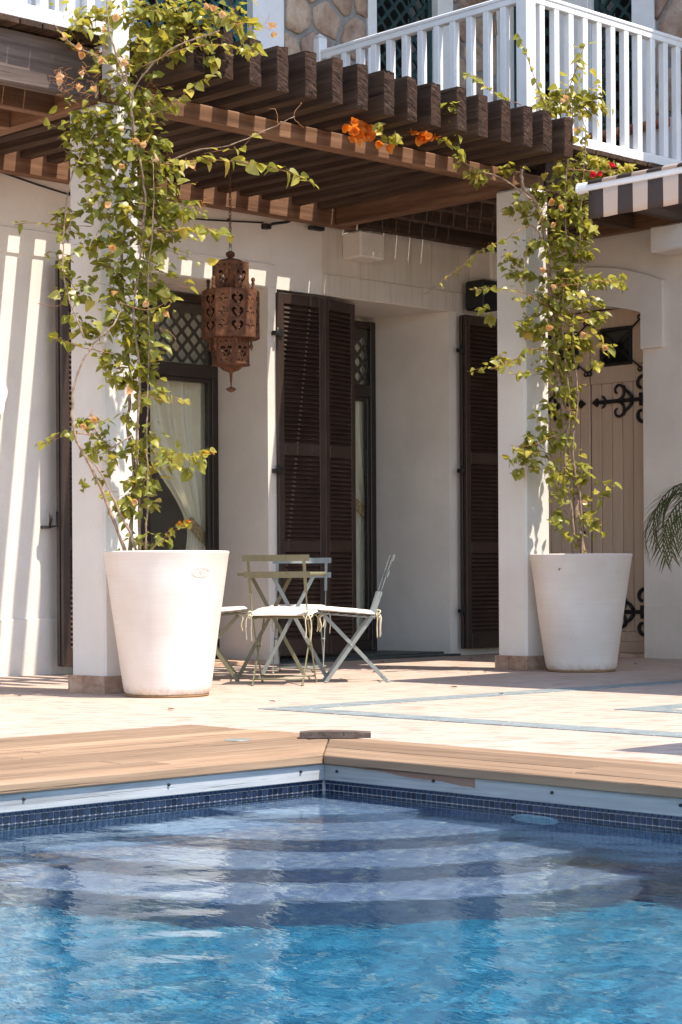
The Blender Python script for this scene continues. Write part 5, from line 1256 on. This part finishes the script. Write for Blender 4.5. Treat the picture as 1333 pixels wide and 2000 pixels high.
LT = [([(6.891,8.976,0.799),(6.899,8.968,1.066),(6.908,8.959,1.361),(6.914,9.023,1.573),(6.926,9.012,1.78),(6.943,9.065,2.144),(6.896,9.04,2.494),(6.889,8.978,2.841),(6.916,8.952,3.136),(6.841,8.886,3.408),(6.82,8.905,3.642)],0.012),([(6.934,8.935,0.799),(6.929,8.94,1.125),(6.891,8.907,1.476),(6.907,8.891,1.829),(6.881,8.916,2.183),(6.91,8.888,2.536),(6.902,8.827,2.879),(6.867,8.86,3.173),(6.794,8.792,3.441),(6.844,8.537,3.632),(6.987,8.262,3.717)],0.009),([(6.924,8.875,0.798),(6.936,8.863,1.181),(6.934,8.866,1.505),(6.944,8.856,1.947),(6.91,8.819,2.352),(6.902,8.758,2.723),(6.903,8.756,3.044)],0.006),([(6.815,8.91,0.813),(6.695,8.955,1.149),(6.596,8.981,1.351),(6.555,9.02,1.461),(6.534,9.04,1.584),(6.541,9.033,1.758),(6.573,9.002,1.903),(6.649,8.958,2.036),(6.735,8.917,2.126),(6.804,8.921,2.235)],0.01),([(6.843,8.842,0.812),(6.781,8.831,0.943),(6.701,8.867,1.117),(6.626,8.91,1.291),(6.579,8.956,1.369)],0.009),([(6.707,8.944,1.411),(6.813,8.843,1.498)],0.005),([(6.644,9.073,2.061),(6.571,9.143,2.354),(6.562,9.152,2.618),(6.595,9.12,2.97),(6.691,9.028,3.233)],0.006),([(6.759,8.825,3.5),(6.636,8.804,3.763),(6.623,8.817,3.964)],0.006),([(6.794,8.792,3.412),(6.748,8.835,3.529),(6.644,8.935,3.646),(6.539,9.035,3.719),(6.466,9.105,3.836)],0.005),([(6.891,8.906,3.096),(6.967,8.696,3.044),(7.05,8.478,3.045),(7.218,8.318,3.026),(7.385,8.158,2.975),(7.51,8.038,2.896)],0.004),([(6.965,8.835,3.036),(7.073,8.595,3.116),(7.145,8.387,3.122),(7.302,8.237,3.208),(7.417,8.127,3.285)],0.005),([(7.354,8.187,3.242),(7.344,8.197,3.323),(7.313,8.227,3.329)],0.0025),([(7.449,8.097,3.365),(7.417,8.127,3.285),(7.459,8.087,3.221)],0.0025),([(6.9,8.898,2.713),(6.986,8.677,2.659),(7.081,8.518,2.669),(7.202,8.401,2.619)],0.004),([(6.709,9.081,2.708),(6.602,9.182,2.715),(6.457,9.321,2.731),(6.389,9.386,2.717)],0.0025),([(6.75,8.972,1.972),(6.612,9.104,2.017),(6.496,9.215,2.076)],0.003),([(6.644,9.004,1.5),(6.559,9.085,1.506),(6.407,9.231,1.437)],0.003),([(6.822,8.668,1.402),(6.884,8.608,1.344),(6.999,8.499,1.366),(7.068,8.433,1.406)],0.003),([(6.811,8.706,0.825),(6.895,8.626,0.926),(6.99,8.536,1.003)],0.003),([(6.809,8.681,3.279),(6.935,8.561,3.379),(6.987,8.51,3.456),(7.098,8.404,3.536)],0.003),([(6.752,8.652,3.552),(6.908,8.503,3.646),(7.043,8.374,3.67),(7.247,8.179,3.617)],0.003),([(6.782,8.707,1.72),(6.886,8.607,1.676),(6.986,8.511,1.661)],0.0025),([(6.692,8.82,2.243),(6.817,8.701,2.199),(6.932,8.591,2.27)],0.0025),([(6.858,8.661,2.097),(6.921,8.601,2.054),(6.941,8.582,1.952)],0.002),([(6.425,9.213,2.254),(6.499,9.143,2.236),(6.541,9.102,2.259)],0.002)]
RT = [([(10.866,8.843,0.772),(10.822,8.885,1.065),(10.815,8.891,1.358),(10.777,8.928,1.65),(10.747,8.957,1.943),(10.714,8.988,2.272),(10.702,9.0,2.601),(10.682,9.019,2.894),(10.618,9.01,3.177),(10.536,9.02,3.35),(10.4,9.011,3.421),(10.358,8.983,3.537)],0.024),([(10.774,8.861,0.772),(10.757,8.877,1.137),(10.724,8.909,1.501),(10.752,8.882,1.865),(10.727,8.906,2.23),(10.716,8.917,2.594),(10.738,8.895,2.958),(10.732,8.901,3.322),(10.669,8.823,3.664),(10.619,8.733,3.93),(10.58,8.77,4.038)],0.009),([(10.814,8.824,0.772),(10.802,8.834,1.209),(10.764,8.871,1.574),(10.792,8.844,1.938),(10.768,8.867,2.411),(10.795,8.841,2.739),(10.81,8.827,3.139),(10.747,8.749,3.483),(10.722,8.704,3.797),(10.684,8.74,3.959)],0.007),([(10.447,8.967,3.331),(10.192,8.933,3.399),(10.053,8.928,3.433),(9.864,8.97,3.465),(9.801,9.03,3.536),(9.728,9.031,3.735)],0.006),([(10.636,8.924,2.261),(10.366,8.905,2.267),(10.187,8.938,2.175),(10.009,8.97,2.105)],0.004),([(10.644,8.986,2.959),(10.484,9.0,3.16),(10.189,9.005,3.018),(9.999,9.049,2.931),(9.87,9.172,2.79),(9.716,9.319,2.632)],0.004),([(10.65,8.98,2.594),(10.482,9.002,2.654),(10.302,9.036,2.69),(10.015,9.171,2.677)],0.004),([(10.532,8.885,3.925),(10.476,8.939,4.141),(10.425,8.988,4.34),(10.379,9.032,4.499)],0.004),([(10.619,8.802,4.05),(10.672,8.752,4.23),(10.725,8.701,4.427)],0.004),([(10.246,8.882,3.949),(10.105,9.017,4.039),(9.951,9.163,4.175)],0.003),([(10.536,8.812,2.71),(10.769,8.589,2.751),(10.889,8.475,2.725)],0.003),([(10.535,8.814,2.423),(10.69,8.665,2.475),(10.807,8.553,2.51)],0.003),([(10.61,8.811,1.853),(10.675,8.749,1.852),(10.727,8.699,1.834)],0.002),([(10.61,8.811,1.889),(10.662,8.761,1.809),(10.74,8.687,1.797)],0.002),([(10.591,8.76,3.535),(10.773,8.586,3.516),(10.916,8.45,3.55)],0.004),([(10.557,8.861,1.673),(10.439,8.974,1.602),(10.33,9.078,1.603)],0.003),([(10.422,8.852,3.204),(10.343,8.927,2.954),(10.316,8.953,2.704)],0.003)]
# ------------------------------------------------------------------ the two flowering vines
def leaf_mesh(name, mat, L=.056, Wd=.046, fold=.35, curl=.25, bract=False):
    # heart shaped blade, folded along the midrib, tip curled down; base at the origin, tip along +y
    out = [(0, 0), (.30, -.06), (.50, .16), (.44, .45), (.24, .76), (0, 1.0)] if not bract else [(0, 0), (.26, .05), (.44, .32), (.42, .58), (.22, .86), (0, 1.0)]
    vs = []; mid = [(0, 0.0), (0, .14), (0, .42), (0, .72), (0, 1.0)]
    def pt(x, y): return (x * Wd, y * L, abs(x) * Wd * fold - curl * L * y * y * .5)
    q = MB()
    m_ = [pt(0, y) for _, y in mid]
    for s_ in (1, -1):
        o_ = [pt(s_ * x, y) for x, y in out[1:-1]]
        vs = m_ + o_          # 0..4 midrib, 5..8 outline
        f = [(0, 5, 1), (1, 5, 6), (1, 6, 2), (2, 6, 7), (2, 7, 3), (3, 7, 8), (3, 8, 4)]
        if s_ < 0: f = [t_[::-1] for t_ in f]
        q.add(vs, f, 0, True)
    # petiole
    a = len(q.v)
    q.add([(-.0008, -.018, .004), (.0008, -.018, .004), (.0008, 0, 0), (-.0008, 0, 0)], [(0, 1, 2, 3)])
    return q.mesh(name, mat)
LEAF = {k: [leaf_mesh('leaf', m_, .056 * s, .047 * s, f_, c_) for s, f_, c_ in ((1, .35, .2), (1.1, .15, .5), (.9, .55, .1), (1.0, .25, .75))] for k, m_ in (('g', 'leaf'), ('y', 'leaf_young'))}
BR = {k: [leaf_mesh('bract', m_, .042, .041, f_, -.35, True) for f_ in (.4, .65)] for k, m_ in (('p', 'bract'), ('o', 'bract_orange'), ('r', 'bract_red'))}
SUNV = SUN
def leaf_mx(p, out_dir, r_, s, droop=.5):
    # blade normal leans to the light and outward, tip droops
    nrm = Vector((r_.gauss(0, .5), r_.gauss(0, .5), r_.gauss(.3, .4))) + SUNV * .6 + out_dir * .3
    if nrm.length < .05: nrm = Vector((0, 0, 1))
    nrm.normalize()
    tip = Vector((r_.gauss(0, .7), r_.gauss(0, .7), r_.gauss(-droop, .45))) + out_dir * .5
    tip = tip - nrm * tip.dot(nrm)
    if tip.length < .05: tip = nrm.orthogonal()
    tip.normalize(); x = tip.cross(nrm)
    m = Matrix((x, tip, nrm)).transposed().to_4x4() @ Matrix.Scale(s, 4); m.translation = p
    return m
def vine(name_label, base, clusters, seqs, bracts, bkind, stems, twig_n, seed, extra=()):
    v_ = thing('flowering_vine', name_label, 'vine', base, 'flowering vines climbing the pillars')
    r_ = random.Random(seed)
    b3 = Vector((-FW.x, -FW.y, 0))               # towards the pool
    for pts, rad in stems:
        q = MB(); c_ = smooth_curve(pts, 6); n = len(c_)
        c_ = [p + Vector((r_.gauss(0, .0025), r_.gauss(0, .0025), 0)) for p in c_]
        q.tube(c_, [rad * (1 - .6 * i / n) * (1 + .18 * sin(i * 2.1)) for i in range(n)], 9 if rad > .006 else 6)
        q.build('stem', 'bark' if rad > .0045 else 'twig', v_)
    L = []; tw = MB()
    for cx, cy, cz, rx, rz, n, s, k in clusters:
        c0 = Vector((cx, cy, cz))
        nt = max(1, int(n / 5 * twig_n)); n = int(n * (1.4 if seed < 30 else 2.0))
        tws = []
        for _ in range(nt):
            e = Vector((r_.gauss(0, .6), 0, r_.gauss(0, .6)))
            d_ = RG * (e.x * rx) + b3 * r_.gauss(.02, .05) + Vector((0, 0, e.z * rz))
            a_ = c0 + RG * r_.gauss(0, rx * .25) + Vector((0, 0, r_.gauss(-.02, rz * .3)))
            tws.append((a_, a_ + d_ * 1.3)); tw.tube([a_, a_ + d_ * .6 + Vector((0, 0, .008)), a_ + d_ * 1.3], [.0018, .0014, .0009], 4, 0, False)
        for _ in range(n):
            if r_.random() < .62 and tws:
                a_, b_ = r_.choice(tws); p = a_.lerp(b_, r_.uniform(.15, 1.05)) + Vector((r_.gauss(0, .012), r_.gauss(0, .012), r_.gauss(0, .012)))
            else:
                p = c0 + RG * r_.gauss(0, rx * .48) + b3 * r_.gauss(.0, .07) + Vector((0, 0, r_.gauss(0, rz * .6)))
            out = (p - c0); out = out.normalized() if out.length > 1e-4 else b3
            young = .62 if cz > 3.55 else .18
            kk = 'y' if (k == 'y' or r_.random() < young) else 'g'
            sc = s * r_.choice((.5, .65, .8, .9, 1.0, 1.1, 1.25))
            L.append((kk, leaf_mx(p, (out + b3 * .5).normalized(), r_, sc), sc, p))
    for pts, n, s, k in seqs:
        c_ = smooth_curve(pts, 8); m_ = len(c_) - 1
        for i in range(n):
            t_ = (i + r_.random() * .6) / n * m_; a = int(min(t_, m_ - 1)); p = c_[a].lerp(c_[a + 1], t_ - a)
            dirv = (c_[a + 1] - c_[a]).normalized(); sd = 1 if i % 2 else -1
            out = (Vector((0, 0, -.8)) + dirv * .5 + b3 * .5 + Vector((0, 0, sd * .6))).normalized()
            sc = s * r_.uniform(.75, 1.15) * (1 if i < n * .85 else .7)
            L.append(('y' if k in 'yo' or r_.random() < .3 else 'g', leaf_mx(p + Vector((0, 0, sd * .006)), out, r_, sc, .7), sc, p))
            if k == 'o' and i > n * .4:
                put('bract', r_.choice(BR['o']), v_, leaf_mx(p, out, r_, .8))
        tw.tube(c_, [.002 * (1 - .5 * i / (m_ + 1)) for i in range(m_ + 1)], 5, 0, False)
    # the 300 biggest and nearest leaves stay single, the others are joined
    cpos = Vector((0, 0, .68))
    order = sorted(range(len(L)), key=lambda i: -L[i][2] / (L[i][3] - cpos).length - (.004 if (L[i][3] - Vector(base)).dot(b3) > .05 else 0))
    single = set(order[:300])
    rest_ = MB(); cache = {}
    for i, (kk, mx, sc, p) in enumerate(L):
        me = r_.choice(LEAF[kk])
        if i in single: put('leaf', me, v_, mx)
        else:
            if me.name not in cache: cache[me.name] = ([v.co.copy() for v in me.vertices], [tuple(f.vertices) for f in me.polygons])
            vs, fs = cache[me.name]
            rest_.add([mx @ v for v in vs], fs, 0 if kk == 'g' else 1, True)
    rest_.build('foliage', ['leaf', 'leaf_young'], v_, None, False, kind='stuff')
    tw.build('twigs', 'twig', v_, kind='stuff')
    # papery bracts, three to a flower
    for j, p in enumerate(bracts):
        if j % 3 == 2 and bkind == 'p': continue
        kind = bkind[j] if isinstance(bkind, (list, tuple)) else bkind
        p = Vector(p) + Vector((r_.gauss(0, .012), r_.gauss(0, .012), r_.gauss(0, .008)))
        ax_ = Vector((r_.gauss(0, .6), r_.gauss(0, .6), r_.gauss(-.2, .6))) + b3 * .7; ax_.normalize()
        t1 = ax_.orthogonal().normalized(); t2 = ax_.cross(t1)
        q = MB()
        for k in range(3):
            a = 2 * pi * k / 3 + r_.random()
            d_ = (t1 * cos(a) + t2 * sin(a)) * .75 + ax_ * .65; d_.normalize()
            nn = ax_ - d_ * ax_.dot(d_); nn.normalize(); x = d_.cross(nn)
            m = Matrix((x, d_, nn)).transposed().to_4x4() @ Matrix.Scale(r_.uniform(.75, 1.1) * (1.5 if kind == 'o' else 1), 4); m.translation = p
            me = r_.choice(BR[kind]); q.add([m @ v.co for v in me.vertices], [tuple(f.vertices) for f in me.polygons], 0, True)
        q.build('flower', {'p': 'bract', 'o': 'bract_orange', 'r': 'bract_red'}[kind], v_)
    # dry orange flower stalks
    q = MB()
    for p in extra:
        for _ in range(9):
            d_ = Vector((r_.gauss(0, 1), r_.gauss(0, 1), r_.gauss(0, .7))); d_ = d_.normalized() * r_.uniform(.03, .075)
            p0 = Vector(p) + Vector((r_.gauss(0, .02), r_.gauss(0, .02), r_.gauss(0, .015)))
            q.tube([p0, p0 + d_ * .6 + Vector((0, 0, .004)), p0 + d_], [.0011, .0009, .0006], 4, 0, False)
    if extra: q.build('dry_stalks', 'twig_orange', v_, kind='stuff')
    return v_
vine('dense flowering vine with peach bracts, planted in the left planter and climbing over the pergola', (7.075, 8.87, .77), LC, LS, LB, 'p', LT, 1.0, 21,
     [LB[i] for i in (3, 4, 6, 7, 8, 9, 10, 11, 12, 34, 36, 38, 40, 42, 44)] + [(7.02, 8.85, 3.52), (6.83, 9.03, 3.5), (7.2, 8.7, 2.85)])
RO = RO + [(x_ + .02, y_ - .02, z_ - .025) for x_, y_, z_ in RO[:12]]
vine('slimmer flowering vine with two red flowers, planted in the right planter before the arched door', (10.87, 8.89, .77), RC, RS, RB + RO, ['p'] * (len(RB) - 4) + ['r'] * 4 + ['o'] * len(RO), RT, .9, 33,
     [RB[i] for i in (0, 3, 4, 6, 7)] + [(9.9, 9.0, 3.4)])

# ------------------------------------------------------------------ palm in a pot at the right edge
pb = Vector((10.37, 7.27, 0))
palm = thing('potted_palm', 'palm with drooping feathery fronds at the right edge, before the white wall', 'palm', pb, None)
q = MB(); q.lathe([(0, 0), (.17, 0), (.19, .03), (.23, .40), (.245, .42), (.235, .43), (.21, .42), (.2, .36), (0, .35)], pb.x, pb.y, 36); q.build('pot', 'terracotta', palm)
q = MB(); q.tube([(pb.x, pb.y, .34), (pb.x + .01, pb.y, .7), (pb.x, pb.y, 1.10)], [.075, .065, .07], 14); q.build('trunk', 'bark', palm)
pr = random.Random(8)
for k in range(17):
    az_ = 2 * pi * k / 17 + pr.uniform(-.15, .15); el = pr.uniform(.25, 1.15); Lf = pr.uniform(.72, .95)
    d0 = Vector((cos(az_), sin(az_), 0)); pts = []; p = Vector((pb.x, pb.y, 1.12)); e = el
    n = 26
    for i in range(n):
        pts.append(p.copy()); p = p + (d0 * cos(e) + Vector((0, 0, sin(e)))) * Lf / n; e -= (1.5 + el) / n * 1.25
    q = MB(); q.tube(pts, [.006 * (1 - .8 * i / n) + .001 for i in range(n)], 6)
    side_ = Vector((-d0.y, d0.x, 0))
    for i in range(4, n):
        tg = (pts[i] - pts[i - 1]).normalized()
        for sd in (1, -1):
            ll = .20 * sin(pi * min(1, (i - 2) / (n - 1)) ** .8) + .05
            dv = (side_ * sd * .75 + tg * .75 + Vector((0, 0, -.15 + pr.gauss(0, .12)))).normalized()
            nn = dv.cross(tg).normalized(); w_ = dv.cross(nn).normalized() * .0048
            a = pts[i]; b_ = a + dv * ll * .5 + Vector((0, 0, -.008)); c_ = a + dv * ll + Vector((0, 0, -.05 * ll / .2))
            q.add([a - w_, a + w_, b_ + w_, b_ - w_, c_], [(0, 1, 2, 3), (3, 2, 4)])
    q.build('frond', 'palm', palm)

# ------------------------------------------------------------------ small things on the paving
db = MB(); r_ = random.Random(4)
for i in range(22):
    x, y = (r_.uniform(6.2, 11.5), r_.uniform(6.5, 11.2)) if i > 8 else (r_.uniform(9.6, 12.2), r_.uniform(9.0, 11.2))
    s = r_.uniform(.012, .03); a = r_.uniform(0, 6.3)
    mx = T(x, y, .0062) @ Rz(a) @ Matrix.Scale(s, 4)
    db.add([mx @ Vector(p) for p in ((0, -1, 0), (.6, -.1, .25), (0, .1, .05), (-.6, -.1, .3), (0, 1, .15))], [(0, 1, 2), (0, 2, 3), (1, 4, 2), (2, 4, 3)])
o = db.build('fallen_leaves', plain('dry_leaf', (.13, .08, .045), .8, .2, 0, .5, 9)); o['kind'] = 'stuff'; o['label'] = 'dry leaves scattered on the paving'
# stand-in canopy added outside the frame, shaped to cast the shadow wedge on the paving
pc = Vector((6.945, 3.11, 0))
pa = thing('shadow_caster', 'unseen cream canopy on a pole, added beyond the right edge to shadow the paving', 'shadow_caster', pc)
q = MB(); q.tube([(pc.x, pc.y, .05), (pc.x, pc.y, 2.55)], .022, 12); q.build('pole', 'white_paint', pa)
q = MB(); q.lathe([(0, 0.012), (.27, .012), (.28, .03), (.27, .06), (.06, .08), (.04, .12)], pc.x, pc.y, 28); q.build('base', 'inlay', pa)
q = MB(); q.lathe([(0, 2.58), (.02, 2.56), (.5, 2.42), (.90, 2.25), (.90, 2.19), (.897, 2.19), (.897, 2.245), (.5, 2.41), (0, 2.54)], 0, 0, 4, 0, False); q.build('canopy', 'cushion', pa, T(pc.x, pc.y, 0) @ Rz(radians(46.3)))
